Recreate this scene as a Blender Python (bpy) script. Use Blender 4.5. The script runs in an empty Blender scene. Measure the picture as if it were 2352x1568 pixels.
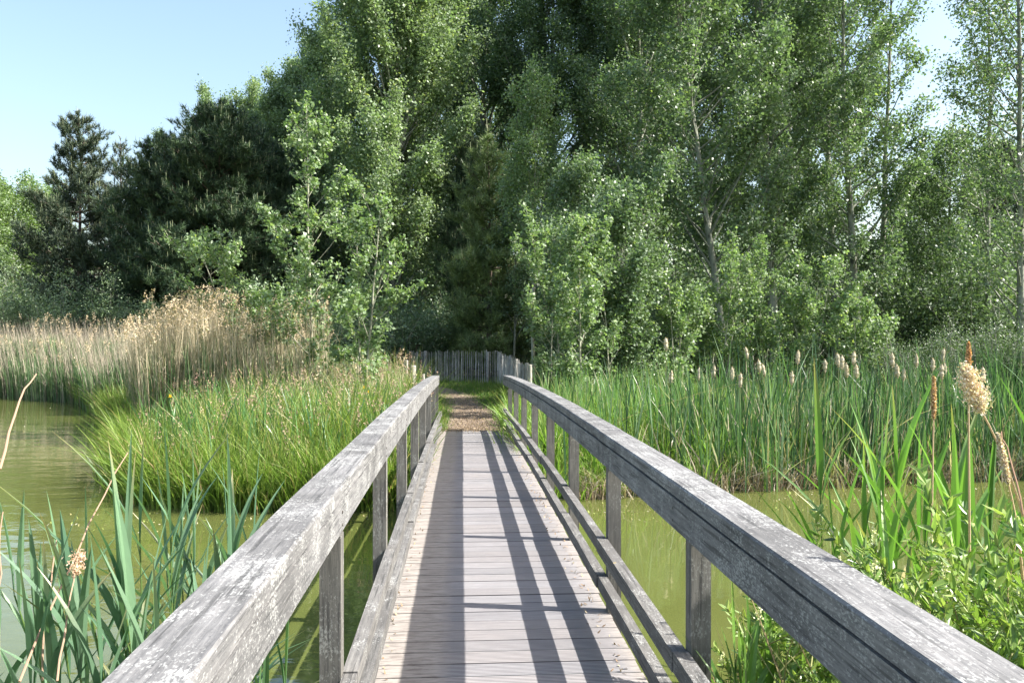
import bpy, math, random
import numpy as np
from mathutils import Vector

# ------------------------------------------------------------------ camera, sky, sun, exposure
sc = bpy.context.scene
EYE = 1.585; FPX = 1895.0; HORIZ = 770.0; VPX = 1061.0       # measured on the photo at 2352 px width
yaw = math.atan((1176 - VPX) / FPX); pitch = -math.atan((784 - HORIZ) / FPX)
cam_d = bpy.data.cameras.new('camera'); cam = bpy.data.objects.new('camera', cam_d)
sc.collection.objects.link(cam); sc.camera = cam
cam.location = (0, 0, EYE); cam.rotation_euler = (math.pi / 2 + pitch, 0, -yaw)
cam_d.sensor_width = 36; cam_d.lens = 36 * FPX / 2352; cam_d.clip_start = .05; cam_d.clip_end = 2000

SUN_AZ = math.atan2(.797, -.15); SUN_EL = math.radians(44)
world = bpy.data.worlds.new('World'); sc.world = world; world.use_nodes = True
wn = world.node_tree.nodes; wl = world.node_tree.links
sky = wn.new('ShaderNodeTexSky'); sky.sky_type = 'NISHITA'; sky.sun_disc = False
sky.sun_elevation = SUN_EL; sky.sun_rotation = SUN_AZ; sky.air_density = 1.3; sky.dust_density = 3.0; sky.ozone_density = 1.6
bgn = wn['Background']; bgn.inputs['Strength'].default_value = .112
wl.new(sky.outputs[0], bgn.inputs[0])
sun_d = bpy.data.lights.new('sun', 'SUN'); sun_d.energy = 4.6; sun_d.angle = math.radians(.5); sun_d.color = (1, .965, .905)
sun = bpy.data.objects.new('sun', sun_d); sc.collection.objects.link(sun)
sdir = Vector((math.sin(SUN_AZ) * math.cos(SUN_EL), math.cos(SUN_AZ) * math.cos(SUN_EL), math.sin(SUN_EL)))
sun.rotation_euler = sdir.to_track_quat('Z', 'Y').to_euler(); sun.location = (20, -4, 20)
sc.view_settings.view_transform = 'Standard'; sc.view_settings.look = 'None'
sc.view_settings.exposure = 1.5; sc.view_settings.gamma = 1
cy = sc.cycles
cy.max_bounces = 7; cy.diffuse_bounces = 4; cy.glossy_bounces = 3; cy.transmission_bounces = 5; cy.transparent_max_bounces = 6
cy.use_denoising = True; cy.caustics_reflective = False; cy.caustics_refractive = False
cy.sample_clamp_indirect = 6

# ------------------------------------------------------------------ helpers
COL = sc.collection
R = np.random.default_rng(11)
PI = math.pi
fwd = np.array([math.sin(yaw), math.cos(yaw)]); rgt = np.array([math.cos(yaw), -math.sin(yaw)])
def PX(px, d):
    """ground x,y that shows at photo column px at depth d"""
    v = fwd * d + rgt * d * (px - 1176) / FPX
    return float(v[0]), float(v[1])
def ZPY(py, d): return EYE + (HORIZ - py) * d / FPX

WATER_Z = -.665
main_shore = np.array([(400, 14), (60, 13.2), (14, 12.9), (8, 12.4), (5, 11.9), (2.6, 11.5), (1, 11.2), (-1, 10.9), (-2.6, 10.8), (-3.9, 11.2), (-5.0, 13),
    (-5.9, 15.5), (-7.0, 18), (-9.3, 23), (-12.4, 28.5), (-16, 30.8), (-25, 32.2), (-60, 34), (-400, 40), (-400, 900), (400, 900)], float)
near_shore = np.array([(400, 5.5), (30, 5.2), (9, 4.9), (5, 4.5), (3.2, 4.1), (2.1, 3.6), (1.5, 2.6), (1.35, .5), (1.3, -4), (0, -7.5), (-4, -8), (-400, -12), (-400, -900), (400, -900)], float)
def poly_sd(p, poly):
    """signed distance, positive inside"""
    a = poly; b = np.roll(poly, -1, 0)
    out = np.full(len(p), 1e9); inside = np.zeros(len(p), bool)
    for i in range(len(a)):
        e = b[i] - a[i]; w = p - a[i]
        t = np.clip((w @ e) / (e @ e), 0, 1)
        dd = np.hypot(*(w - t[:, None] * e).T); out = np.minimum(out, dd)
        c = (a[i, 1] > p[:, 1]) != (b[i, 1] > p[:, 1])
        with np.errstate(divide='ignore', invalid='ignore'):
            xi = e[0] * (p[:, 1] - a[i, 1]) / (e[1] if e[1] else 1e-9) + a[i, 0]
        inside ^= c & (p[:, 0] < xi)
    return np.where(inside, out, -out)
def gz(x, y):
    x = np.atleast_1d(np.asarray(x, float)); y = np.atleast_1d(np.asarray(y, float))
    p = np.stack([x, y], 1)
    s = np.maximum(poly_sd(p, main_shore), poly_sd(p, near_shore))
    k = np.clip((s + .25) / 1.6, 0, 1); k = k * k * (3 - 2 * k)
    up = -.235 + np.clip(y - 15.5, 0, 60) * .015
    bump = .05 * np.sin(x * .9 + 1) * np.sin(y * .7) * np.clip((np.abs(x - .3) - 3) / 3, 0, 1)
    deep = -1.5
    return np.where(s < -.25, np.clip(WATER_Z - .03 + (s + .25) * .5, deep, 1), (WATER_Z - .03) * (1 - k) + (up + bump) * k)
def g1(x, y): return float(gz(x, y)[0])

class MB:
    def __init__(s): s.v = []; s.q = []; s.t = []; s.c = []; s.n = 0
    def add(s, v, q=None, t=None, c=(.5, .5, .5)):
        v = np.asarray(v, float).reshape(-1, 3); m = len(v)
        s.v.append(v)
        if q is not None and len(q): s.q.append(np.asarray(q, np.int64).reshape(-1, 4) + s.n)
        if t is not None and len(t): s.t.append(np.asarray(t, np.int64).reshape(-1, 3) + s.n)
        c = np.asarray(c, float)
        if c.ndim == 1: c = np.tile(c, (m, 1))
        s.c.append(c); s.n += m
    def mesh(s, name, origin=(0, 0, 0), smooth=False):
        V = np.concatenate(s.v) - np.asarray(origin, float); C = np.concatenate(s.c)
        Q = np.concatenate(s.q) if s.q else np.zeros((0, 4), np.int64)
        T = np.concatenate(s.t) if s.t else np.zeros((0, 3), np.int64)
        me = bpy.data.meshes.new(name)
        me.vertices.add(len(V)); me.vertices.foreach_set('co', V.astype(np.float32).ravel())
        nl = Q.size + T.size
        me.loops.add(nl); me.loops.foreach_set('vertex_index', np.concatenate([Q.ravel(), T.ravel()]).astype(np.int32))
        me.polygons.add(len(Q) + len(T))
        me.polygons.foreach_set('loop_start', np.concatenate([np.arange(len(Q)) * 4, Q.size + np.arange(len(T)) * 3]).astype(np.int32))
        me.polygons.foreach_set('use_smooth', np.full(len(Q) + len(T), bool(smooth)))
        me.update(calc_edges=True)
        at = me.color_attributes.new('tone', 'FLOAT_COLOR', 'POINT')
        cc = np.ones((len(V), 4), np.float32); cc[:, :3] = C
        at.data.foreach_set('color', cc.ravel())
        return me
    def build(s, name, mat, parent=None, origin=None, smooth=False):
        if origin is None: origin = tuple(parent.location) if parent and parent.parent is None else (0, 0, 0)
        me = s.mesh(name, origin, smooth); me.materials.append(mat)
        o = bpy.data.objects.new(name, me); COL.objects.link(o)
        if parent: o.parent = parent
        else: o.location = origin
        return o
def thing(name, loc, label, cat, group=None):
    o = bpy.data.objects.new(name, None); COL.objects.link(o); o.location = loc
    o.empty_display_size = .2
    o['label'] = label; o['category'] = cat
    if group: o['group'] = group
    return o
def tag(o, label, cat, group=None, kind=None):
    o['label'] = label; o['category'] = cat
    if group: o['group'] = group
    if kind: o['kind'] = kind
    return o
def copy_thing(src, loc, rz=0, scale=1, label=None, group=None):
    c = src.copy(); COL.objects.link(c); c.location = loc; c.rotation_euler = (0, 0, rz)
    c.scale = (scale, scale, scale) if np.isscalar(scale) else scale
    if label: c['label'] = label
    if group: c['group'] = group
    for ch in list(src.children):
        k = ch.copy(); COL.objects.link(k); k.parent = c
        for g in list(ch.children):
            m = g.copy(); COL.objects.link(m); m.parent = k
    return c
BOXQ = [(0, 3, 2, 1), (4, 5, 6, 7), (0, 1, 5, 4), (1, 2, 6, 5), (2, 3, 7, 6), (3, 0, 4, 7)]
def box(mb, x0, x1, y0, y1, z0, z1, c=(.5, .5, .5), ch=0.0, zf=None):
    """box; zf(y) is added to z (the bridge's camber); ch chamfers the long upper edges"""
    f = zf or (lambda y: 0)
    v = [(x0, y0, z0), (x1, y0, z0), (x1, y1, z0), (x0, y1, z0), (x0, y0, z1), (x1, y0, z1), (x1, y1, z1), (x0, y1, z1)]
    v = [(a, b, e + f(b)) for a, b, e in v]
    mb.add(v, BOXQ, c=c)
def tube(mb, pts, rad, n=6, c=(.3, .3, .3), cap=True):
    pts = np.asarray(pts, float); k = len(pts); rad = np.broadcast_to(np.asarray(rad, float), (k,))
    tan = np.gradient(pts, axis=0); tan /= np.linalg.norm(tan, axis=1)[:, None] + 1e-9
    ref = np.array([0, 0, 1.]) if abs(tan[:, 2]).mean() < .9 else np.array([1., 0, 0])
    a = np.cross(tan, ref); a /= np.linalg.norm(a, axis=1)[:, None] + 1e-9; b = np.cross(tan, a)
    th = np.arange(n) * 2 * PI / n
    v = pts[:, None] + rad[:, None, None] * (a[:, None] * np.cos(th)[None, :, None] + b[:, None] * np.sin(th)[None, :, None])
    i = np.arange(k - 1)[:, None] * n; j = np.arange(n)[None]; j2 = (j + 1) % n
    q = np.stack([i + j, i + j2, i + n + j2, i + n + j], -1).reshape(-1, 4)
    v = v.reshape(-1, 3); t = []
    if cap:
        v = np.concatenate([v, pts[-1:]]); t = [((k - 1) * n + m, (k - 1) * n + (m + 1) % n, k * n) for m in range(n)]
    cc = np.asarray(c, float)
    if cc.ndim == 2: cc = np.concatenate([np.repeat(cc, n, 0), cc[-1:]]) if cap else np.repeat(cc, n, 0)
    mb.add(v, q, t, cc)
def norm(a): return a / (np.linalg.norm(a, axis=-1, keepdims=True) + 1e-9)
def leaves(mb, ctr, L, W, col, up=.35, dirs=None, fold=False):
    """diamond leaves, random attitude; col (n,3)"""
    n = len(ctr); L = np.broadcast_to(L, (n,))[:, None]; W = np.broadcast_to(W, (n,))[:, None]
    d = norm(R.normal(size=(n, 3)) + (0 if dirs is None else dirs))
    nm = norm(np.cross(d, norm(R.normal(size=(n, 3)) + np.array([0, 0, 0])))); nm = norm(nm + np.array([0, 0, up]) * np.sign(nm[:, 2:3] + 1e-6))
    s = norm(np.cross(d, nm))
    a = ctr - d * L * .5; b = ctr + d * L * .5; m = ctr - d * L * .08
    if fold:
        l = m + s * W * .5 + nm * W * .22; r = m - s * W * .5 + nm * W * .22; m2 = ctr + d * L * .22
        l2 = m2 + s * W * .38 + nm * W * .18; r2 = m2 - s * W * .38 + nm * W * .18
        v = np.stack([a, r, r2, b, l2, l, m], 1).reshape(-1, 3); i = np.arange(n)[:, None] * 7
        q = np.concatenate([i + np.array([[0, 1, 2, 6]]), i + np.array([[0, 6, 4, 5]])])
        t = np.concatenate([i + np.array([[6, 2, 3]]), i + np.array([[6, 3, 4]])])
        mb.add(v, q, t, np.repeat(col, 7, 0)); return
    v = np.stack([a, m - s * W * .5, b, m + s * W * .5], 1).reshape(-1, 3)
    q = np.arange(n)[:, None] * 4 + np.arange(4)[None]
    mb.add(v, q, None, np.repeat(col, 4, 0))
def blades(mb, base, h, w, lean, col, tip=None, tp=1.0, segs=3, droop=0, az=None, shape='grass', twist=0, fold=False):
    """curved blades: base (n,3); h,w (n); lean (n,2) sideways reach at the tip as a share of h"""
    n = len(base); h = np.broadcast_to(h, (n,)); w = np.broadcast_to(w, (n,)); droop = np.broadcast_to(droop, (n,))
    t = np.linspace(0, 1, segs + 1)
    cx = base[:, None, :] + np.stack([lean[:, 0:1] * h[:, None] * (t ** 1.7), lean[:, 1:2] * h[:, None] * (t ** 1.7),
        h[:, None] * (t - droop[:, None] * t ** 2.4)], -1)
    if az is None: az = R.uniform(0, PI, n)
    a = az[:, None] + twist * t[None]
    side = np.stack([np.cos(a), np.sin(a), np.zeros_like(a)], -1)
    wp = (1 - t ** 1.6) if shape == 'grass' else (np.clip(.32 + 2.6 * t, 0, 1) * (1 - t ** 2.3)) if shape == 'reed' else (1 - t ** 4)
    ww = (w[:, None] * wp * .5)[..., None]
    l = cx - side * ww; r = cx + side * ww
    k = segs
    if fold:
        nrm = np.cross(side, norm(np.gradient(cx, axis=1)))
        mid = cx + nrm * ww * .5
        v = np.concatenate([np.stack([l[:, :k], mid[:, :k], r[:, :k]], 2).reshape(n, 3 * k, 3), cx[:, k:]], 1)
        i = np.arange(n)[:, None] * (3 * k + 1); q = []
        for j in range(k - 1):
            q.append(i + np.array([[3 * j, 3 * j + 1, 3 * j + 4, 3 * j + 3]])); q.append(i + np.array([[3 * j + 1, 3 * j + 2, 3 * j + 5, 3 * j + 4]]))
        tr = [i + np.array([[3 * k - 3, 3 * k - 2, 3 * k]]), i + np.array([[3 * k - 2, 3 * k - 1, 3 * k]])]
        tt = np.concatenate([np.repeat(t[:k], 3), [1]])
        Q = np.concatenate(q); T = np.concatenate(tr)
    else:
        v = np.concatenate([np.stack([l[:, :k], r[:, :k]], 2).reshape(n, 2 * k, 3), cx[:, k:]], 1)
        i = np.arange(n)[:, None] * (2 * k + 1)
        Q = np.concatenate([i + np.array([[2 * j, 2 * j + 1, 2 * j + 3, 2 * j + 2]]) for j in range(k - 1)]) if k > 1 else None
        T = i + np.array([[2 * k - 2, 2 * k - 1, 2 * k]])
        tt = np.concatenate([np.repeat(t[:k], 2), [1]])
    cols = col[:, None, :] * np.ones((1, len(tt), 1))
    if tip is not None: k_ = (tt ** tp)[None, :, None]; cols = col[:, None] * (1 - k_) + tip[:, None] * k_
    mb.add(v.reshape(-1, 3), Q, T, cols.reshape(-1, 3))
    return cx
def tones(n, a, b, jit=.12):
    k = R.uniform(0, 1, (n, 1)); c = np.asarray(a) * (1 - k) + np.asarray(b) * k
    return np.clip(c * (1 + R.normal(0, jit, (n, 1))), .002, .9)
def pick(n, opts, wts, jit=.12):
    k = R.choice(len(opts), n, p=np.array(wts) / sum(wts)); return np.clip(np.asarray(opts)[k] * (1 + R.normal(0, jit, (n, 1))), .002, .9)

# ------------------------------------------------------------------ materials
def new_mat(name):
    m = bpy.data.materials.new(name); m.use_nodes = True; nt = m.node_tree; nt.nodes.clear()
    return m, nt.nodes, nt.links
def leaf_mat(name, under=None, transl=.35, rough=.42, spec=.5, uf=.6):
    """two sided leaf: the tone of each leaf, a paler underside when given, light coming through"""
    m, N, L = new_mat(name)
    at = N.new('ShaderNodeAttribute'); at.attribute_name = 'tone'
    base = at.outputs['Color']
    if under:
        g = N.new('ShaderNodeNewGeometry'); mx = N.new('ShaderNodeMix'); mx.data_type = 'RGBA'
        mul = N.new('ShaderNodeMath'); mul.operation = 'MULTIPLY'; mul.inputs[1].default_value = uf
        L.new(g.outputs['Backfacing'], mul.inputs[0]); L.new(mul.outputs[0], mx.inputs[0]); L.new(base, mx.inputs[6]); mx.inputs[7].default_value = (*under, 1)
        base = mx.outputs[2]
    p = N.new('ShaderNodeBsdfPrincipled'); p.inputs['Roughness'].default_value = rough; p.inputs['Specular IOR Level'].default_value = spec
    L.new(base, p.inputs['Base Color'])
    tr = N.new('ShaderNodeBsdfTranslucent'); tm = N.new('ShaderNodeMix'); tm.data_type = 'RGBA'; tm.blend_type = 'MULTIPLY'; tm.inputs[0].default_value = 1
    L.new(at.outputs['Color'], tm.inputs[6]); tm.inputs[7].default_value = (1.3, 1.45, .75, 1); tm.clamp_result = False
    L.new(tm.outputs[2], tr.inputs['Color'])
    ms = N.new('ShaderNodeMixShader'); ms.inputs[0].default_value = transl
    L.new(p.outputs[0], ms.inputs[1]); L.new(tr.outputs[0], ms.inputs[2])
    o = N.new('ShaderNodeOutputMaterial'); L.new(ms.outputs[0], o.inputs[0]); return m
M_POP = leaf_mat('poplar_leaf', (.30, .37, .25), .38, .42, .38, .5)
M_NEEDLE = leaf_mat('pine_needle', None, .12, .5, .4)
M_BUSH = leaf_mat('bush_leaf', (.22, .28, .16), .3, .45, .45, .4)
M_GRASS = leaf_mat('grass_blade', None, .38, .45, .4)
M_REED = leaf_mat('reed_leaf', None, .33, .35, .55)
M_DRY = leaf_mat('dry_stalk', None, .2, .7, .2)
def bark_mat(name, a, b, dark, scale=6):
    m, N, L = new_mat(name)
    tc = N.new('ShaderNodeTexCoord'); mp = N.new('ShaderNodeMapping'); mp.inputs['Scale'].default_value = (1, 1, .5)
    L.new(tc.outputs['Object'], mp.inputs[0])
    no = N.new('ShaderNodeTexNoise'); no.inputs['Scale'].default_value = scale; no.inputs['Detail'].default_value = 6; L.new(mp.outputs[0], no.inputs[0])
    cr = N.new('ShaderNodeValToRGB'); e = cr.color_ramp.elements; e[0].position = .32; e[0].color = (*dark, 1); e[1].position = .7; e[1].color = (*b, 1)
    k = e.new(.45); k.color = (*a, 1)
    L.new(no.outputs[0], cr.inputs[0])
    p = N.new('ShaderNodeBsdfPrincipled'); p.inputs['Roughness'].default_value = .85; L.new(cr.outputs[0], p.inputs[0])
    bu = N.new('ShaderNodeBump'); bu.inputs['Strength'].default_value = .5; bu.inputs['Distance'].default_value = .02; L.new(no.outputs[0], bu.inputs['Height']); L.new(bu.outputs[0], p.inputs['Normal'])
    o = N.new('ShaderNodeOutputMaterial'); L.new(p.outputs[0], o.inputs[0]); return m
M_BARK_POP = bark_mat('poplar_bark', (.20, .21, .16), (.34, .34, .27), (.06, .06, .045))
M_BARK_YOUNG = bark_mat('young_poplar_bark', (.30, .30, .22), (.45, .43, .34), (.10, .10, .07), 10)
M_BARK_PINE = bark_mat('pine_bark', (.11, .085, .065), (.2, .15, .11), (.035, .028, .022), 8)

def wood_mat(name, axis, lo, hi, speck=.5, lichen=.0, grain=26, groove=False, stain=(.09, .085, .08), fleck=(.62, .62, .59)):
    """weathered grey timber: grain along one axis, dark stains, pale lichen flecks, yellow lichen spots, grooves on deck boards"""
    m, N, L = new_mat(name)
    tc = N.new('ShaderNodeTexCoord')
    def mapping(s):
        mp = N.new('ShaderNodeMapping'); mp.inputs['Scale'].default_value = s; L.new(tc.outputs['Object'], mp.inputs[0]); return mp.outputs[0]
    def noise(vec, sc_, det=5, rough=.6):
        n = N.new('ShaderNodeTexNoise'); n.inputs['Scale'].default_value = sc_; n.inputs['Detail'].default_value = det; n.inputs['Roughness'].default_value = rough; L.new(vec, n.inputs[0]); return n.outputs[0]
    def ramp(f, stops):
        cr = N.new('ShaderNodeValToRGB'); e = cr.color_ramp.elements
        e[0].position, e[0].color = stops[0][0], (*stops[0][1], 1); e[1].position, e[1].color = stops[-1][0], (*stops[-1][1], 1)
        for p_, c_ in stops[1:-1]: k = e.new(p_); k.color = (*c_, 1)
        L.new(f, cr.inputs[0]); return cr.outputs[0]
    def mix(f, a, b, bt='MIX'):
        mx = N.new('ShaderNodeMix'); mx.data_type = 'RGBA'; mx.blend_type = bt
        if isinstance(f, float): mx.inputs[0].default_value = f
        else: L.new(f, mx.inputs[0])
        for s, i in ((a, 6), (b, 7)):
            if isinstance(s, tuple): mx.inputs[i].default_value = (*s, 1)
            else: L.new(s, mx.inputs[i])
        return mx.outputs[2]
    s = [1.0, 1.0, 1.0]; s['xyz'.index(axis)] = .07
    gr = noise(mapping(tuple(s)), grain * 3.2, 6, .7)
    col = ramp(gr, [(.3, lo), (.7, hi)])
    at = N.new('ShaderNodeAttribute'); at.attribute_name = 'tone'
    t2 = N.new('ShaderNodeMix'); t2.data_type = 'RGBA'; t2.blend_type = 'MULTIPLY'; t2.inputs[0].default_value = 1; t2.clamp_result = False
    L.new(col, t2.inputs[6]); L.new(at.outputs['Color'], t2.inputs[7]); col = t2.outputs[2]
    big = noise(mapping((1, 1, 1)), 2.2, 5, .65)
    s2 = [1.0, 1.0, 1.0]; s2['xyz'.index(axis)] = .45
    st = ramp(big, [(.42, (0, 0, 0)), (.62, (1, 1, 1))])
    mm = N.new('ShaderNodeMath'); mm.operation = 'MULTIPLY'; mm.inputs[1].default_value = .6; L.new(st, mm.inputs[0])
    col = mix(mm.outputs[0], col, stain)
    if speck > 0:
        f1 = noise(mapping(tuple(s2)), 150, 4, .7); f2 = noise(mapping((1, 1, 1)), 5, 6, .75)
        add = N.new('ShaderNodeMath'); add.operation = 'MULTIPLY_ADD'; add.inputs[1].default_value = .9; L.new(f2, add.inputs[0]); L.new(f1, add.inputs[2]); hf = N.new('ShaderNodeMath'); hf.operation = 'MULTIPLY'; hf.inputs[1].default_value = .5; L.new(add.outputs[0], hf.inputs[0]); add = hf
        fl = ramp(add.outputs[0], [(.525 - .035 * speck, (0, 0, 0)), (.575 - .035 * speck, (1, 1, 1))])
        m3 = N.new('ShaderNodeMath'); m3.operation = 'MULTIPLY'; m3.inputs[1].default_value = .62; L.new(fl, m3.inputs[0])
        col = mix(m3.outputs[0], col, fleck)
        # little black specks
        f3 = noise(mapping((1, 1, 1)), 140, 2, .5); dk = ramp(f3, [(.30, (1, 1, 1)), (.36, (0, 0, 0))])
        m4 = N.new('ShaderNodeMath'); m4.operation = 'MULTIPLY'; m4.inputs[1].default_value = .5; L.new(dk, m4.inputs[0])
        col = mix(m4.outputs[0], col, (.05, .05, .05))
    s3 = [1.0, 1.0, 1.0]; s3['xyz'.index(axis)] = .035
    ck = ramp(noise(mapping(tuple(s3)), 70, 3, .5), [(.36, (1, 1, 1)), (.40, (0, 0, 0))]); m6 = N.new('ShaderNodeMath'); m6.operation = 'MULTIPLY'; m6.inputs[1].default_value = .55 if not groove else .12; L.new(ck, m6.inputs[0])
    col = mix(m6.outputs[0], col, (.03, .03, .03))
    if lichen > 0:
        f4 = noise(mapping((1, 1, 1)), 9, 5, .7); yl = ramp(f4, [(.73, (0, 0, 0)), (.75, (1, 1, 1))])
        col = mix(yl, col, (.42, .30, .07))
    p = N.new('ShaderNodeBsdfPrincipled'); p.inputs['Roughness'].default_value = .8; p.inputs['Specular IOR Level'].default_value = .25
    hgt = gr
    if groove:
        sx = N.new('ShaderNodeSeparateXYZ'); L.new(tc.outputs['Object'], sx.inputs[0])
        w = N.new('ShaderNodeMath'); w.operation = 'MULTIPLY'; w.inputs[1].default_value = 2 * PI / .0158; L.new(sx.outputs['Y'], w.inputs[0])
        sn = N.new('ShaderNodeMath'); sn.operation = 'SINE'; L.new(w.outputs[0], sn.inputs[0])
        gd = ramp(sn.outputs[0], [(.0, (0, 0, 0)), (.35, (1, 1, 1))])   # groove floor coloured darker than the ridges
        inv = mix(gd, (.34, .33, .35), (1.04, 1.04, 1.06)); col = mix(1.0, col, inv, 'MULTIPLY')
        ad = N.new('ShaderNodeMath'); ad.operation = 'MULTIPLY_ADD'; ad.inputs[1].default_value = 2.0; L.new(gd, ad.inputs[0]); L.new(gr, ad.inputs[2]); hgt = ad.outputs[0]
        # worn ends of the boards beside the rails: browner, rougher
        cx = N.new('ShaderNodeMath'); cx.operation = 'SUBTRACT'; cx.inputs[1].default_value = .19; L.new(sx.outputs['X'], cx.inputs[0])
        ab = N.new('ShaderNodeMath'); ab.operation = 'ABSOLUTE'; L.new(cx.outputs[0], ab.inputs[0])
        nb = N.new('ShaderNodeMath'); nb.operation = 'MULTIPLY_ADD'; nb.inputs[1].default_value = .10; L.new(noise(mapping((.6, 1, 1)), 30, 4), nb.inputs[0]); L.new(ab.outputs[0], nb.inputs[2])
        eg = ramp(nb.outputs[0], [(.455, (0, 0, 0)), (.54, (1, 1, 1))])
        dirt = ramp(noise(mapping((.15, 1, 1)), 60, 5, .7), [(.35, (.16, .13, .11)), (.5, (.31, .275, .24)), (.7, (.40, .36, .32))])
        m5 = N.new('ShaderNodeMath'); m5.operation = 'MULTIPLY'; m5.inputs[1].default_value = .8; L.new(eg, m5.inputs[0])
        col = mix(m5.outputs[0], col, dirt)
    L.new(col, p.inputs['Base Color'])
    bu = N.new('ShaderNodeBump'); bu.inputs['Strength'].default_value = .6 if groove else .5; bu.inputs['Distance'].default_value = .003; L.new(hgt, bu.inputs['Height']); L.new(bu.outputs[0], p.inputs['Normal'])
    o = N.new('ShaderNodeOutputMaterial'); L.new(p.outputs[0], o.inputs[0]); return m
M_RAIL = wood_mat('lichened_rail_timber', 'y', (.078, .078, .08), (.25, .243, .236), 1.0, 1.0, fleck=(.42, .42, .40), stain=(.07, .068, .066))
M_SIDE = wood_mat('side_rail_timber', 'y', (.075, .072, .07), (.23, .22, .205), .4, .6, fleck=(.42, .42, .40))
M_POST = wood_mat('post_timber', 'z', (.10, .095, .085), (.24, .225, .20), .3, 0, fleck=(.38, .38, .35))
M_DECK = wood_mat('grooved_deck_timber', 'x', (.29, .275, .268), (.41, .39, .375), 0, 0, groove=True, stain=(.30, .285, .28))
M_PALING = wood_mat('split_paling_timber', 'z', (.42, .40, .37), (.74, .70, .65), .1, 0, grain=14)
M_ROUND = wood_mat('round_post_timber', 'z', (.36, .33, .29), (.58, .54, .48), .1, 0, grain=12, stain=(.3, .27, .23))

# ------------------------------------------------------------------ ground, path, water
def axis(a, b, fine, lo, hi):
    core = np.arange(lo, hi + 1e-6, fine); l = lo - np.geomspace(fine, lo - a, 26)[::-1]; h = hi + np.geomspace(fine, b - hi, 26)
    return np.concatenate([l, core, h])
xs = axis(-380, 380, .3, -20, 18); ys = axis(-380, 700, .3, -6, 36)
GX, GY = np.meshgrid(xs, ys); GZ = gz(GX.ravel(), GY.ravel())
tb = MB(); nx = len(xs); ny = len(ys)
ii = (np.arange(ny - 1)[:, None] * nx + np.arange(nx - 1)[None]).ravel()
tb.add(np.stack([GX.ravel(), GY.ravel(), GZ], 1), np.stack([ii, ii + 1, ii + nx + 1, ii + nx], 1))
def soil():
    m, N, L = new_mat('marshy_soil')
    tc = N.new('ShaderNodeTexCoord'); n = N.new('ShaderNodeTexNoise'); n.inputs['Scale'].default_value = 3; n.inputs['Detail'].default_value = 8; L.new(tc.outputs['Object'], n.inputs[0])
    cr = N.new('ShaderNodeValToRGB'); e = cr.color_ramp.elements; e[0].position = .35; e[0].color = (.030, .028, .014, 1); e[1].position = .7; e[1].color = (.06, .085, .022, 1)
    L.new(n.outputs[0], cr.inputs[0]); p = N.new('ShaderNodeBsdfPrincipled'); p.inputs['Roughness'].default_value = .95; L.new(cr.outputs[0], p.inputs[0])
    b = N.new('ShaderNodeBump'); b.inputs['Strength'].default_value = .7; b.inputs['Distance'].default_value = .05; L.new(n.outputs[0], b.inputs['Height']); L.new(b.outputs[0], p.inputs['Normal'])
    o = N.new('ShaderNodeOutputMaterial'); L.new(p.outputs[0], o.inputs[0]); return m
o = tb.build('ground', soil(), smooth=True); o['kind'] = 'structure'

def water():
    m, N, L = new_mat('murky_green_water')
    tc = N.new('ShaderNodeTexCoord'); mp = N.new('ShaderNodeMapping'); mp.inputs['Scale'].default_value = (.8, 1.5, 1); mp.inputs['Rotation'].default_value = (0, 0, .35); L.new(tc.outputs['Object'], mp.inputs[0])
    n = N.new('ShaderNodeTexNoise'); n.inputs['Scale'].default_value = 1.5; n.inputs['Detail'].default_value = 4; n.inputs['Roughness'].default_value = .45; L.new(mp.outputs[0], n.inputs[0])
    n2 = N.new('ShaderNodeTexNoise'); n2.inputs['Scale'].default_value = .35; n2.inputs['Detail'].default_value = 3; L.new(tc.outputs['Object'], n2.inputs[0])
    cr = N.new('ShaderNodeValToRGB'); e = cr.color_ramp.elements; e[0].position = .35; e[0].color = (.085, .099, .026, 1); e[1].position = .7; e[1].color = (.107, .121, .036, 1); L.new(n2.outputs[0], cr.inputs[0])
    p = N.new('ShaderNodeBsdfPrincipled'); p.inputs['Roughness'].default_value = .04; p.inputs['IOR'].default_value = 1.75; L.new(cr.outputs[0], p.inputs[0])
    sx = N.new('ShaderNodeSeparateXYZ'); L.new(tc.outputs['Object'], sx.inputs[0])        # breeze on the open water at the left, stiller in the lee
    mr = N.new('ShaderNodeMapRange'); mr.inputs[1].default_value = 2; mr.inputs[2].default_value = -3.5; mr.inputs[3].default_value = .08; mr.inputs[4].default_value = .40; L.new(sx.outputs['X'], mr.inputs[0])
    b = N.new('ShaderNodeBump'); b.inputs['Distance'].default_value = .035; L.new(mr.outputs[0], b.inputs['Strength']); L.new(n.outputs[0], b.inputs['Height']); L.new(b.outputs[0], p.inputs['Normal'])
    o = N.new('ShaderNodeOutputMaterial'); L.new(p.outputs[0], o.inputs[0]); return m
wb = MB(); wb.add([(-390, -390, WATER_Z), (390, -390, WATER_Z), (390, 60, WATER_Z), (-390, 60, WATER_Z)], [(0, 1, 2, 3)])
o = wb.build('water', water()); o['kind'] = 'structure'

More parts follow.
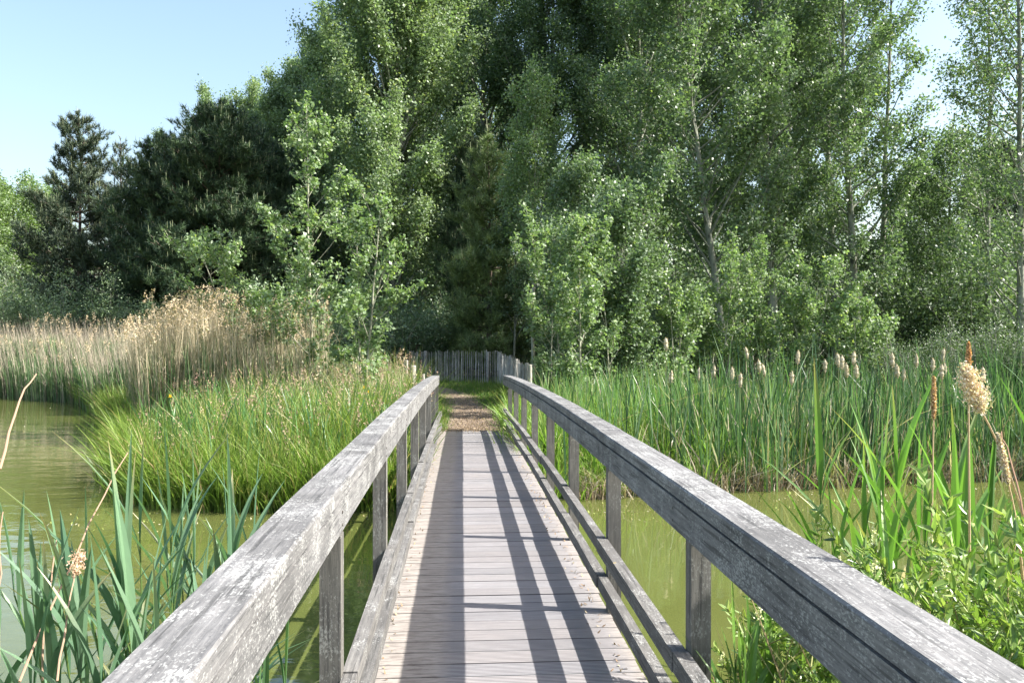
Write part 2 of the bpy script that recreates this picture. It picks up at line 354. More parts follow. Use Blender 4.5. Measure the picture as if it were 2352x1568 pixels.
def chips():
    m, N, L = new_mat('wood_chip_path')
    tc = N.new('ShaderNodeTexCoord'); n = N.new('ShaderNodeTexVoronoi'); n.inputs['Scale'].default_value = 60; L.new(tc.outputs['Object'], n.inputs[0])
    cr = N.new('ShaderNodeValToRGB'); e = cr.color_ramp.elements; e[0].position = .1; e[0].color = (.11, .08, .055, 1); e[1].position = .9; e[1].color = (.32, .24, .175, 1)
    sp = N.new('ShaderNodeSeparateColor'); L.new(n.outputs['Color'], sp.inputs[0]); L.new(sp.outputs[0], cr.inputs[0])
    p = N.new('ShaderNodeBsdfPrincipled'); p.inputs['Roughness'].default_value = .9; L.new(cr.outputs[0], p.inputs[0])
    b = N.new('ShaderNodeBump'); b.inputs['Distance'].default_value = .02; L.new(n.outputs['Distance'], b.inputs['Height']); L.new(b.outputs[0], p.inputs['Normal'])
    o = N.new('ShaderNodeOutputMaterial'); L.new(p.outputs[0], o.inputs[0]); return m
M_CHIP = chips()
def path_mid(y): return .24 - .05 * (y - 15.6) * 0 + .0 * y + np.interp(y, [15.6, 19, 23, 26, 30], [0, -.05, -.35, -1.2, -3.2])
pyy = np.arange(15.66, 30, .3); pb = MB(); pv = []
for y in pyy:
    w_ = float(np.interp(y, [15.6, 17, 22, 30], [.62, .6, .5, .5]))
    for k in range(7):
        x = path_mid(y) + (k / 3 - 1) * w_ + (.06 * math.sin(y * 5) if k in (0, 6) else 0)
        pv.append((x, y, float(-.235 + (y - 15.5) * .015) + .012))
q = [(a * 7 + b, a * 7 + b + 1, a * 7 + b + 8, a * 7 + b + 7) for a in range(len(pyy) - 1) for b in range(6)]
pb.add(pv, q); o = pb.build('path', M_CHIP, smooth=True); o['kind'] = 'structure'
# loose chips
n = 5200; y = 15.7 + R.uniform(0, 1, n) ** 1.6 * 8; x = path_mid(y) + R.normal(0, .38, n)
cb = MB(); ctr = np.stack([x, y, -.235 + (y - 15.5) * .015 + .024], 1)
leaves(cb, ctr, R.uniform(.02, .055, n), R.uniform(.008, .02, n), pick(n, [(.36, .27, .19), (.24, .17, .12), (.12, .09, .065), (.42, .34, .25)], [3, 3, 3, 1.5]), up=3)
tag(cb.build('wood_chips', M_DRY), 'loose wood chips scattered over the path past the bridge', 'wood chips', kind='stuff')

# bits of weed and leaf drifting along the banks
n = 900; x = np.concatenate([R.uniform(1.2, 9, n // 2), R.uniform(-5, -1, n // 4), R.normal(0, 2.5, n // 4) - 9]); y = np.concatenate([11.2 + R.uniform(0, 1.6, n // 2) * -1, R.uniform(9.6, 10.9, n // 4), R.uniform(14, 29, n // 4)])
y[:n // 2] += np.interp(x[:n // 2], [1, 5, 9], [0, .6, 1.2]); db_ = MB(); leaves(db_, np.stack([x, y, np.full(n, WATER_Z + .004)], 1), R.uniform(.02, .07, n), R.uniform(.01, .03, n), pick(n, [(.22, .26, .07), (.32, .28, .14), (.45, .42, .3)], [3, 2, 1]), up=30)
tag(db_.build('floating_leaves', M_DRY), 'bits of weed and dead leaf floating along the banks', 'debris', kind='stuff')

# ------------------------------------------------------------------ footbridge
def camber(y): return -.0014 * (y - 3) ** 2
bridge = thing('footbridge', (.17, 3, 0), 'grey weathered timber footbridge with handrails crossing the green water', 'footbridge')
Y0, Y1 = -9.6, 15.65
db = MB(); y = Y0; PITCH = .151
while y < Y1 - .02:
    sh = R.uniform(.88, 1.08); dz = R.uniform(-.0015, .0015)
    warm = R.uniform(-.02, .02)
    box(db, -.43 + R.uniform(-.006, .006), .845 + R.uniform(-.006, .006), y, min(y + PITCH - .009, Y1), -.03 + dz, 0 + dz, (sh + warm, sh, sh - warm), zf=camber)
    y += PITCH
db.build('deck', M_DECK, bridge)
# two bearers under the deck
for xx in (-.38, .68):
    mb = MB(); seg = np.linspace(Y0, Y1, 16)
    for a, b in zip(seg[:-1], seg[1:]): box(mb, xx, xx + .12, a, b, -.25, -.034, (.7, .7, .7), zf=camber)
    mb.build('bearer', M_SIDE, bridge)
posts_y = [4.68 + 1.72 * k for k in range(-8, 7)]
for side in (0, 1):
    px0, px1 = ((-.505, -.43) if side == 0 else (.838, .912))
    for k, py_ in enumerate(posts_y):
        py_ = min(py_, 15.5) + R.uniform(-.02, .02)
        mb = MB(); c = R.uniform(.85, 1.1); lean = R.uniform(-.004, .004)
        b0 = (-1.6 if py_ < 11.6 else -.5); z1 = .876 + camber(py_)
        v = [(px0, py_, b0), (px1, py_, b0), (px1, py_ + .075, b0), (px0, py_ + .075, b0)] + [(px0 + lean, py_, z1), (px1 + lean, py_, z1), (px1 + lean, py_ + .075, z1), (px0 + lean, py_ + .075, z1)]
        mb.add(v, BOXQ, c=(c, c, c)); mb.build('post', M_POST, bridge)
    hx0, hx1 = ((-.566, -.426) if side == 0 else (.774, .914))
    # handrail: beams with cap boards on top, butted over the posts
    cuts = [Y0 - .1, posts_y[1], posts_y[4], posts_y[7] + 1.7, posts_y[10] + .9, 15.68] if side else [Y0 - .1, posts_y[2], posts_y[5], posts_y[8], posts_y[11] + .3, 15.68]
    hb = MB()
    for a, b in zip(cuts[:-1], cuts[1:]):
        sub = np.linspace(a + .002, b - .002, 9); c = R.uniform(.9, 1.08); dx = R.uniform(-.003, .003); dz = R.uniform(-.003, .002)
        f = lambda t: camber(t)
        v = []; 
        for t in sub: v += [(hx0 + .003 + dx, t, .88 + dz + f(t)), (hx1 - .003 + dx, t, .88 + dz + f(t)), (hx1 - .003 + dx, t, .989 + f(t)), (hx0 + .003 + dx, t, .989 + f(t))]
        q = [(0, 1, 2, 3), (35, 34, 33, 32)]
        for i in range(8):
            for j in range(4): q.append((i * 4 + j, i * 4 + 4 + j, i * 4 + 4 + (j + 1) % 4, i * 4 + (j + 1) % 4))
        hb.add(v, q, c=(c, c, c))
        for u0, u1 in zip(sub[:-1], sub[1:]): box(hb, hx0 + .022, hx1 - .022, u0, u1, .985, 1.003, (.5, .5, .5), zf=camber)   # added filler strip, toned darker, blocks light through the seam under the cap
    hr = hb.build('handrail', M_RAIL, bridge)
    cuts2 = cuts[:]; cuts2[3] = cuts[3] - (.0 if side else .6)
    for a, b in zip(cuts2[:-1], cuts2[1:]):
        mb = MB(); sub = np.linspace(a + .0035, b - .0035, 13); c = R.uniform(.9, 1.1); dx = R.uniform(-.003, .003); dz = R.uniform(-.0015, .0025)
        prof = [(hx0, 1.001), (hx1, 1.001), (hx1, 1.043), (hx1 - .006, 1.05), (hx0 + .006, 1.05), (hx0, 1.043)]
        v = []
        for t in sub:
            wob = .0025 * math.sin(t * 1.9 + side)
            v += [(x_ + dx + wob, t, z_ + dz + camber(t)) for x_, z_ in prof]
        q = []
        for i in range(12):
            for j in range(6): q.append((i * 6 + j, i * 6 + 6 + j, i * 6 + 6 + (j + 1) % 6, i * 6 + (j + 1) % 6))
        e = 12 * 6
        q += [(0, 1, 2, 5), (5, 2, 3, 4), (e + 5, e + 2, e + 1, e), (e + 4, e + 3, e + 2, e + 5)]
        mb.add(v, q, c=(c, c, c)); cbd = mb.build('cap_board', M_RAIL, bridge, origin=tuple(bridge.location)); cbd.parent = hr
    for py_ in posts_y[4:]:
        for k_ in (.905, .95):
            bt = MB(); xx_ = hx1 - .006 if side == 0 else hx0 + .006; sg = .005 if side == 0 else -.005
            bt.add([(xx_ + sg, py_ + .035 + .006 * math.cos(a), k_ + camber(py_) + .006 * math.sin(a)) for a in np.arange(6) * PI / 3] + [(xx_ - sg, py_ + .035 + .007 * math.cos(a), k_ + camber(py_) + .007 * math.sin(a)) for a in np.arange(6) * PI / 3],
                   [(j, (j + 1) % 6, 6 + (j + 1) % 6, 6 + j) for j in range(6)] + [(0, 1, 2, 3), (0, 3, 4, 5)], c=(.25, .2, .17))
            bo = bt.build('bolt', M_POST, bridge, origin=tuple(bridge.location)); bo.parent = hr
    # low side rails, one board per bay
    sx0, sx1 = ((-.427, -.374) if side == 0 else (.778, .833))
    for zt in ((.375, .155) if side == 0 else (.425, .21)):
        for a, b in zip([Y0] + posts_y[1:], posts_y[1:] + [15.62]):
            a += .035; b += .03 if b < 15.6 else 0
            mb = MB(); c = R.uniform(.82, 1.12); dx = R.uniform(-.006, .004); dz0, dz1 = R.uniform(-.008, .008, 2)
            sub = np.linspace(a, b - .004, 5); v = []
            for i, t in enumerate(sub):
                dz = dz0 + (dz1 - dz0) * i / 4
                v += [(sx0 + dx, t, zt - .075 + dz + camber(t)), (sx1 - .002, t, zt - .075 + dz + camber(t)), (sx1 - .002, t, zt + dz + camber(t)), (sx0 + dx, t, zt + dz + camber(t))]
            q = [(0, 1, 2, 3), (19, 18, 17, 16)]
            for i in range(4):
                for j in range(4): q.append((i * 4 + j, i * 4 + 4 + j, i * 4 + 4 + (j + 1) % 4, i * 4 + (j + 1) % 4))
            mb.add(v, q, c=(c, c, c)); mb.build('side_rail', M_SIDE, bridge)

# dry bits swept against the edges of the deck and trodden in from the path
n = 900; sd_ = R.uniform(size=n) < .65; x = np.where(sd_, .80 - np.abs(R.normal(0, .05, n)), -.39 + np.abs(R.normal(0, .03, n))); y = R.uniform(1.5, 15.6, n); m_ = R.uniform(size=n) < .4
x = np.where(m_, R.uniform(-.38, .8, n), x); y = np.where(m_, 15.62 - np.abs(R.normal(0, .25, n)), y); lb_ = MB()
leaves(lb_, np.stack([x, y, camber(y) + .006], 1), R.uniform(.012, .045, n), R.uniform(.004, .014, n), pick(n, [(.30, .2, .12), (.16, .11, .07), (.45, .36, .22)], [3, 3, 1]), up=8)
tag(lb_.build('fallen_leaves', M_DRY), 'dry leaf bits and chips lying along the edges of the deck', 'leaf litter', kind='stuff')
# ------------------------------------------------------------------ paling fence and round posts
ctrl = [(878, 33.5), (905, 31.5), (960, 29.0), (1050, 28.4), (1145, 28.0), (1170, 25.5), (1192, 22.5), (1212, 20.0)]
fp = np.array([PX(a, b) for a, b in ctrl]); seg = np.hypot(*np.diff(fp, axis=0).T); cum = np.concatenate([[0], np.cumsum(seg)])
fl = (float(fp[3][0]), float(fp[3][1]), -.04)
fence = thing('paling_fence', fl, 'grey split paling fence curving behind the end of the path', 'fence')
fb = MB(); s_ = 0
while s_ < cum[-1]:
    x = np.interp(s_, cum, fp[:, 0]); y = np.interp(s_, cum, fp[:, 1]); b0 = g1(x, y) - .04
    h = 1.10 + R.normal(0, .03) + .03 * math.sin(s_ * 1.1) - .12 * np.clip((s_ - cum[4]) / 8, 0, 1); w = R.uniform(.018, .034); lx, ly = R.normal(0, .014, 2)
    a = R.uniform(0, PI); c = R.uniform(.55, 1.25)
    pts = [(x, y, b0), (x + lx * .5 + R.normal(0, .004), y + ly * .5, b0 + h * .5), (x + lx, y + ly, b0 + h)]
    tube(fb, pts, [w * .55, w * .55, w * .32], 4, (c, c, c * .98)); s_ += R.uniform(.052, .085)
fb.build('palings', M_PALING, fence)
wbm = MB()
for hh in (.25, .6, .92):
    pts = [(np.interp(t, cum, fp[:, 0]) + R.normal(0, .01), np.interp(t, cum, fp[:, 1]) - .03, g1(np.interp(t, cum, fp[:, 0]), np.interp(t, cum, fp[:, 1])) + hh) for t in np.linspace(0, cum[-1], 60)]
    tube(wbm, pts, .004, 4, (.5, .5, .5))
wbm.build('wire', M_PALING, fence)
for t in (.2, cum[2] + .3, cum[3] + 1.1, cum[4], cum[5] + .4, cum[-1] - .2):
    x = float(np.interp(t, cum, fp[:, 0])); y = float(np.interp(t, cum, fp[:, 1])) - .08; mb = MB(); c = R.uniform(.5, .8)
    tube(mb, [(x, y, g1(x, y) - .1), (x, y, g1(x, y) + 1.08)], .055, 10, (c, c, c)); mb.build('post', M_PALING, fence)
for px, top, d, r, lab in ((948, 839, 19.0, .072, 'thickest pale round post left of the far bridge end'), (932.5, 827, 23.0, .056, 'greyer round post standing behind the thickest pale post'),
                          (972, 859, 17.2, .03, 'short thin stake half hidden by the left handrail end'), (1217, 837, 19.3, .05, 'single pale round post right of the far bridge end')):
    x, y = PX(px, d); mb = MB(); g = g1(x, y); zt = ZPY(top, d); rr = r * R.uniform(.97, 1.03)
    tube(mb, [(x, y, g - .2), (x, y, g + .2), (x + .004, y, zt - .012), (x + .004, y, zt)], [rr * 1.04, rr, rr * .97, rr * .88], 14, (1, 1, 1))
    tag(mb.build('round_post', M_ROUND, origin=(x, y, g), smooth=False), lab, 'post', 'round wooden posts by the far bridge end')

# ------------------------------------------------------------------ trees
def curve_pts(p0, d0, L, up, k=5, wob=.05):
    """a limb from p0 along d0 bending up"""
    pts = [np.array(p0, float)]; d = norm(np.array(d0, float))
    for i in range(k):
        d = norm(d + np.array([0, 0, up]) / k + R.normal(0, wob, 3)); pts.append(pts[-1] + d * L / k)
    return np.array(pts)
DENS = 2.3
def poplar(name, loc, H, RAD, label, cat, group=None, cs=.12, nl=60, ntw=16, nlv=26, leaf=.10, cols=((.05, .10, .022), (.11, .175, .045)), lean=(0, 0), tr=None,
           clump=.26, mat=None, bark=None, prof=None, angle=42, stems=1, bare=.35, dirbias=(0, 0), upb=.35, dm=1.0, irr=(.62, 1.25), tw=1.0):
    """tapered trunk, ascending limbs, twigs with leaf clusters. prof: list of (height share, radius share)"""
    prof = prof or [(0, .3), (.15, .75), (.4, 1), (.7, .75), (.9, .38), (1, .08)]
    root = thing(name, loc, label, cat, group); loc = np.array(loc)
    tk = MB(); lf = MB(); tr = tr or .012 * H + .02; nlv = int(nlv * DENS * dm); ntw = int(ntw * 1.35)
    px_, py_ = zip(*prof); C = []
    for s_i in range(stems):
        off = np.array([0, 0]) if stems == 1 else R.normal(0, .18, 2); Hs = H * (1 if s_i == 0 else R.uniform(.65, .92))
        sl = np.array(lean) + (0 if stems == 1 else R.normal(0, .12, 2))
        t = np.linspace(0, 1, 9); wob = np.cumsum(R.normal(0, .006 * Hs, (9, 2)), 0) * .6
        tp = np.stack([loc[0] + off[0] + sl[0] * Hs * t + wob[:, 0], loc[1] + off[1] + sl[1] * Hs * t + wob[:, 1], loc[2] - .15 + Hs * t], 1)
        tube(tk, tp, tr * (1 - t * .93) ** .9 * np.where(t == 0, 1.25, 1), 8, (.5, .5, .5))
        for i in range(nl // stems):
            h = cs + (1 - cs) * ((i + R.uniform(0, 1)) / (nl // stems)) * .97; az = i * 2.39996 + R.normal(0, .3)
            p0 = np.array([np.interp(h, t, tp[:, j]) for j in range(3)])
            rad = RAD * np.interp(h, px_, py_) * R.uniform(*irr); an = math.radians(angle + R.normal(0, 8)) * (1 - .35 * h)
            if dirbias != (0, 0): rad *= 1 + .5 * (math.cos(az) * dirbias[0] + math.sin(az) * dirbias[1])
            L = max(rad, .12) / math.sin(an) * .92; d0 = (math.cos(az) * math.sin(an), math.sin(az) * math.sin(an), math.cos(an))
            pts = curve_pts(p0, d0, L, upb * .6, 5, .07)
            r0 = min(tr * (1 - h * .93) * .5, .012 * L + .006)
            tube(tk, pts, np.linspace(r0, .004, 6), 4, (.5, .5, .5), cap=False)
            m = max(3, int(ntw * (L / (RAD * 1.2)) ** .8)); ts = R.uniform(bare, 1.0, m) ** .8
            for s2 in ts:
                q0 = np.array([np.interp(s2 * 5, range(6), pts[:, j]) for j in range(3)])
                dd = norm(R.normal(0, 1, 3) + np.array([0, 0, .45]) + np.array(d0) * .8); l2 = R.uniform(.25, .75) * min(1, .25 * RAD + .35) * tw
                q1 = q0 + dd * l2
                if R.uniform() < .5: tube(tk, np.array([q0, q1]), [.006, .003], 3, (.5, .5, .5), cap=False)
                k = max(4, int(nlv * R.uniform(.5, 1.4))); u = R.uniform(.1, 1.1, (k, 1))
                cc = R.uniform(0, 1)
                C.append((q0 + (q1 - q0) * u + R.normal(0, clump * (.4 + .6 * l2), (k, 3)), np.full(k, cc)))
    P = np.concatenate([c[0] for c in C]); cc = np.concatenate([c[1] for c in C])
    keep = P[:, 2] > loc[2] + .1; P = P[keep]; cc = cc[keep]
    kk = np.clip(cc * .6 + R.uniform(0, .5, len(P)), 0, 1)[:, None]
    col = np.array(cols[0]) * (1 - kk) + np.array(cols[1]) * kk; col *= 1 + R.normal(0, .14, (len(P), 1))
    yl = R.uniform(size=len(P)) < .03; col[yl] = col[yl] * np.array([1.6, 1.35, .9])
    lz = R.uniform(.55, 1.4, len(P)); leaves(lf, P, leaf * lz, leaf * lz * R.uniform(.55, .85, len(P)), np.clip(col, .004, .8), up=.3)
    tk.build('trunk', bark or M_BARK_POP, root, smooth=True); lf.build('crown', mat or M_POP, root)
    return root
def pine(name, loc, H, RAD, label, cat, group=None, cs=.1, whorls=22, per=6, cols=((.012, .028, .014), (.035, .07, .03)), tuft=.2, prof=None, candles=.25, dens=1.0, needle=.018, nn=15):
    prof = prof or [(0, .8), (.25, 1), (.6, .72), (.85, .36), (1, .06)]
    root = thing(name, loc, label, cat, group); loc = np.array(loc); px_, py_ = zip(*prof)
    tk = MB(); lf = MB(); tr = .011 * H + .02; t = np.linspace(0, 1, 8); wob = np.cumsum(R.normal(0, .006 * H, (8, 2)), 0) * .5
    tp = np.stack([loc[0] + wob[:, 0], loc[1] + wob[:, 1], loc[2] - .1 + H * t], 1)
    tube(tk, tp, tr * (1 - .92 * t), 8, (.5, .5, .5)); T = []; D = []
    for w in range(whorls):
        h = cs + (1 - cs) * (w + R.uniform(-.2, .3)) / whorls; h = min(max(h, cs), .985)
        for j in range(per):
            az = j * 2 * PI / per + w * .9 + R.normal(0, .25); p0 = np.array([np.interp(h, t, tp[:, q]) for q in range(3)])
            L = RAD * np.interp(h, px_, py_) * R.uniform(.6, 1.15); el = -.05 + .75 * h ** 2 + R.normal(0, .12)
            pts = curve_pts(p0, (math.cos(az), math.sin(az), el), L, .45, 5, .09)
            tube(tk, pts, np.linspace(min(.05, .014 * L + .01), .008, 6), 4, (.5, .5, .5), cap=False)
            m = max(2, int(L * 9 * dens))
            for s2 in R.uniform(.25, 1.02, m):
                s2 = min(s2, 1); q0 = np.array([np.interp(s2 * 5, range(6), pts[:, q]) for q in range(3)])
                dd = norm(np.array([math.cos(az), math.sin(az), .35]) * .6 + R.normal(0, .75, 3) * np.array([1, 1, .6])); l2 = R.uniform(.12, .65) * min(1, L * .5)
                q1 = q0 + dd * l2
                if R.uniform() < .3: tube(tk, np.array([q0, q1]), [.01, .006], 3, (.5, .5, .5), cap=False)
                T.append(q1); D.append(norm(dd * .7 + np.array([0, 0, .9])))
                if l2 > .3: T.append(q0 + dd * l2 * .5); D.append(norm(dd + np.array([0, 0, .6])))
    T.append(tp[-1]); D.append(np.array([0, 0, 1.])); T = np.array(T); D = np.array(D); n = len(T)
    # each tuft: a brush of needles round its shoot
    cen = np.repeat(T, nn, 0); ax = np.repeat(D, nn, 0); N_ = len(cen)
    f = norm(ax * 1.0 + R.normal(0, .62, (N_, 3))); st = cen + ax * R.uniform(-.5, .35, (N_, 1)) * tuft
    tipp = st + f * tuft * R.uniform(.6, 1.1, (N_, 1)); sd = norm(np.cross(f, R.normal(size=(N_, 3)))) * needle * .5
    kk = np.repeat(R.uniform(0, 1, (n, 1)), nn, 0); col = np.array(cols[0]) * (1 - kk) + np.array(cols[1]) * kk; col = col * (1 + R.normal(0, .15, (N_, 1)))
    v = np.stack([st - sd, st + sd, tipp], 1).reshape(-1, 3)
    lf.add(v, None, np.arange(N_ * 3).reshape(-1, 3), np.repeat(np.clip(col, .003, .5), 3, 0))
    cm = R.uniform(size=n) < candles * np.clip(D[:, 2] * 1.2 - .2, 0, 1)
    for p, d in zip(T[cm], D[cm]):
        tube(lf, np.array([p + d * tuft * .2, p + d * .1 + np.array([0, 0, tuft * 1.0])]), [.013, .008], 4, (.22, .25, .13), cap=True)
    for k in range(3): tube(lf, np.array([tp[-1], tp[-1] + np.array([R.normal(0, .06), R.normal(0, .06), tuft * (1.2 if k else 2)])]), [.016, .009], 4, (.25, .26, .15))
    tk.build('trunk', M_BARK_PINE, root, smooth=True); lf.build('crown', M_NEEDLE, root)
    return root
def bush(name, loc, H, RAD, label, cat, group=None, n=5000, leaf=.07, cols=((.03, .06, .02), (.08, .12, .04)), mat=None, stems=9, slim=.5, nlv=26):
    root = thing(name, loc, label, cat, group); loc = np.array(loc); tk = MB(); lf = MB(); C = []
    per = max(3, n // (stems * nlv))
    for s_i in range(stems):
        az = R.uniform(0, 2 * PI); an = R.uniform(.1, .9); h = H * R.uniform(.7, 1.05)
        L = h * (1 - .25 * an); d0 = (math.cos(az) * an * RAD / H * 1.3, math.sin(az) * an * RAD / H * 1.3, 1)
        p0 = loc + np.array([math.cos(az), math.sin(az), 0]) * RAD * .25 * an
        pts = curve_pts(p0, d0, L, .1, 5, .09); tube(tk, pts, np.linspace(.018 * H ** .5, .004, 6), 4, (.5, .5, .5), cap=False)
        for j in range(per):
            s2 = R.uniform(.08, 1) ** .8; q0 = np.array([np.interp(s2 * 5, range(6), pts[:, q]) for q in range(3)])
            dd = norm(R.normal(0, 1, 3) + np.array([0, 0, .5])); l2 = R.uniform(.1, .55) * RAD * (1.1 - .5 * s2); q1 = q0 + dd * l2
            if R.uniform() < .4: tube(tk, np.array([q0, q1]), [.006, .003], 3, (.5, .5, .5), cap=False)
            k = max(4, int(nlv * R.uniform(.5, 1.5))); C.append((q0 + (q1 - q0) * R.uniform(.1, 1.1, (k, 1)) + R.normal(0, .09 + .08 * RAD, (k, 3)), R.uniform()))
    P = np.concatenate([c[0] for c in C]); cc = np.concatenate([np.full(len(c[0]), c[1]) for c in C])
    ok = P[:, 2] > loc[2] + .02; P = P[ok]; cc = cc[ok]; kk = np.clip(cc * .6 + R.uniform(0, .5, len(P)), 0, 1)[:, None]
    col = (np.array(cols[0]) * (1 - kk) + np.array(cols[1]) * kk) * (1 + R.normal(0, .14, (len(P), 1)))
    leaves(lf, P, leaf * R.uniform(.7, 1.3, len(P)), leaf * slim * R.uniform(.7, 1.3, len(P)), np.clip(col, .004, .8), up=.3)
    tk.build('stems', M_BARK_POP, root, smooth=True); lf.build('leaves', mat or M_BUSH, root); return root
def at(px, d):
    x, y = PX(px, d); return (x, y, g1(x, y))
def hgt(px, top, d): return ZPY(top, d) - at(px, d)[2]

SUNNY = ((.12, .19, .095), (.31, .39, .22)); DEEP = ((.065, .115, .060), (.185, .26, .135)); YOUNG = ((.10, .175, .07), (.26, .345, .16)); YELL = ((.085, .15, .04), (.17, .245, .075))  # SUNNY and DEEP carry sunlit and shaded tones in the poplars' leaf colour
GP = 'tall poplars of the wood behind the fence'; GY = 'young poplars in front of the wood'; GN = 'pines at the edge of the wood'
# tall poplars
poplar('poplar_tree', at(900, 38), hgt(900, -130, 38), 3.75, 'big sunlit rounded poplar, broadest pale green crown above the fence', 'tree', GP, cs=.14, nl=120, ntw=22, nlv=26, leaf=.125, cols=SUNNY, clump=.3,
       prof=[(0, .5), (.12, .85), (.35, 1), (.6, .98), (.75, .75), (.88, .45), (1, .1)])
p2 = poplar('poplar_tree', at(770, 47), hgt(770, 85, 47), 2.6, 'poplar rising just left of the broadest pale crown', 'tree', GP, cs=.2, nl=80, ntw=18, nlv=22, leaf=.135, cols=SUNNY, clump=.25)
row = [(705, 150, 49, 'second poplar down the sloping skyline at left'), (640, 185, 50, 'third poplar down the sloping skyline at left'), (565, 215, 52, 'poplar peeping behind the top of the dark pine'),
       (490, 232, 54, 'leftmost tall poplar, above the dark pine'), (395, 340, 58, 'low far poplar top showing between the pines at left')]
H2 = hgt(770, 75, 47)
for i, (px, top, d, lab) in enumerate(row):
    h = hgt(px, top, d); copy_thing(p2, at(px, d), 1.3 * i + .7, h / H2, lab, GP)
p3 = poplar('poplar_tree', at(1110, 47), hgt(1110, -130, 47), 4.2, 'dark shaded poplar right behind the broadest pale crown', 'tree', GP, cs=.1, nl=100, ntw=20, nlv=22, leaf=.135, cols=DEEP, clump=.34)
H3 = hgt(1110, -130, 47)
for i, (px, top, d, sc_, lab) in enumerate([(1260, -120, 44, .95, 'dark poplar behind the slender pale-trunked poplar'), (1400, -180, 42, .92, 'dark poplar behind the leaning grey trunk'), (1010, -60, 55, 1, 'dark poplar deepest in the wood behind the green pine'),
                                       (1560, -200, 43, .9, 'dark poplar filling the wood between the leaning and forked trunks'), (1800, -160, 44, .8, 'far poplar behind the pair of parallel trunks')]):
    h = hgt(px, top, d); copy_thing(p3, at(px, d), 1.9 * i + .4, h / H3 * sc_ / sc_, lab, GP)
# right-hand poplars with trunks in view
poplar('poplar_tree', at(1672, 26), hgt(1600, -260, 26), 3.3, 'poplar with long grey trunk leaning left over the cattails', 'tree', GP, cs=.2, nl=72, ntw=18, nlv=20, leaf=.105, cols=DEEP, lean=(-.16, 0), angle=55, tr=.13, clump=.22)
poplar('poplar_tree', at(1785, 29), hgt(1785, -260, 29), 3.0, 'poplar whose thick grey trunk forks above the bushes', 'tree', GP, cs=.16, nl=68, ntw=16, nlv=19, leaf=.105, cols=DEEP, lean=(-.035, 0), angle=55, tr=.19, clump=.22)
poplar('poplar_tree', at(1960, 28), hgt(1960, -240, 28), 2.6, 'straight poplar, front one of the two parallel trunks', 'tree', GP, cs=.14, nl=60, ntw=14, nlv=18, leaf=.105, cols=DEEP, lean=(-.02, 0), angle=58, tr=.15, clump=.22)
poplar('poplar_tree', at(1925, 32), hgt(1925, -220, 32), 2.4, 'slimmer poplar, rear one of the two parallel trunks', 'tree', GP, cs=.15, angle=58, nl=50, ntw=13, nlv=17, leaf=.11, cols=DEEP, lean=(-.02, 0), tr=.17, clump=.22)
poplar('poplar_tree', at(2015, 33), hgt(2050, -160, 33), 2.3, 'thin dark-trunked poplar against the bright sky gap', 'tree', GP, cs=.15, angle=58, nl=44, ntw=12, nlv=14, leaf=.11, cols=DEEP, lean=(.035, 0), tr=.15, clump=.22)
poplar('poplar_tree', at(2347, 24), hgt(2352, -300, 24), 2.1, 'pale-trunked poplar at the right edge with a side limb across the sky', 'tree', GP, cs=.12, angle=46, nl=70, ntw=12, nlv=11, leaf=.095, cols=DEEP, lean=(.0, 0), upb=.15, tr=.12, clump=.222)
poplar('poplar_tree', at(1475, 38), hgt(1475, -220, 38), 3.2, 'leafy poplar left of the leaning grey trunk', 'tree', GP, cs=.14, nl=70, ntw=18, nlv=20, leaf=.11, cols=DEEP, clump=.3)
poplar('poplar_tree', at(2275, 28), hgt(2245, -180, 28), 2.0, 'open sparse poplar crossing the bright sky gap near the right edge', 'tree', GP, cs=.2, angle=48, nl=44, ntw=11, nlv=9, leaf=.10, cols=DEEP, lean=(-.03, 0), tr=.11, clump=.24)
# far yellowish trees at the left edge
f1 = poplar('willow_tree', at(30, 78), hgt(30, 445, 78), 4.6, 'round yellow-green tree far off at the left edge', 'tree', 'far trees across the water', cs=.05, nl=60, ntw=14, nlv=16, leaf=.2, cols=YELL, clump=.5, prof=[(0, .7), (.3, 1), (.7, .9), (1, .3)], angle=60)
copy_thing(f1, at(105, 84), 2, 1.03, 'yellow-green tree far off, half behind the tallest left pine', 'far trees across the water')
copy_thing(f1, at(-60, 74), 4, 1.0, 'yellow-green tree cut by the left edge', 'far trees across the water')
poplar('broadleaf_tree', at(2190, 31), hgt(2190, 330, 31), 1.9, 'rounded leafy tree below the bright sky gap at right', 'tree', 'broadleaved trees at the right', cs=.08, nl=56, ntw=14, nlv=15, leaf=.10, cols=DEEP, tr=.1, clump=.28, prof=[(0, .5), (.3, 1), (.7, .85), (1, .25)], angle=55)
poplar('broadleaf_tree', at(2120, 38), hgt(2120, 430, 38), 2.2, 'lower leafy tree between the thin dark poplar and the sky gap', 'tree', 'broadleaved trees at the right', cs=.08, nl=50, ntw=14, nlv=15, leaf=.12, cols=DEEP, tr=.1, clump=.3, prof=[(0, .5), (.3, 1), (.7, .85), (1, .25)], angle=55)
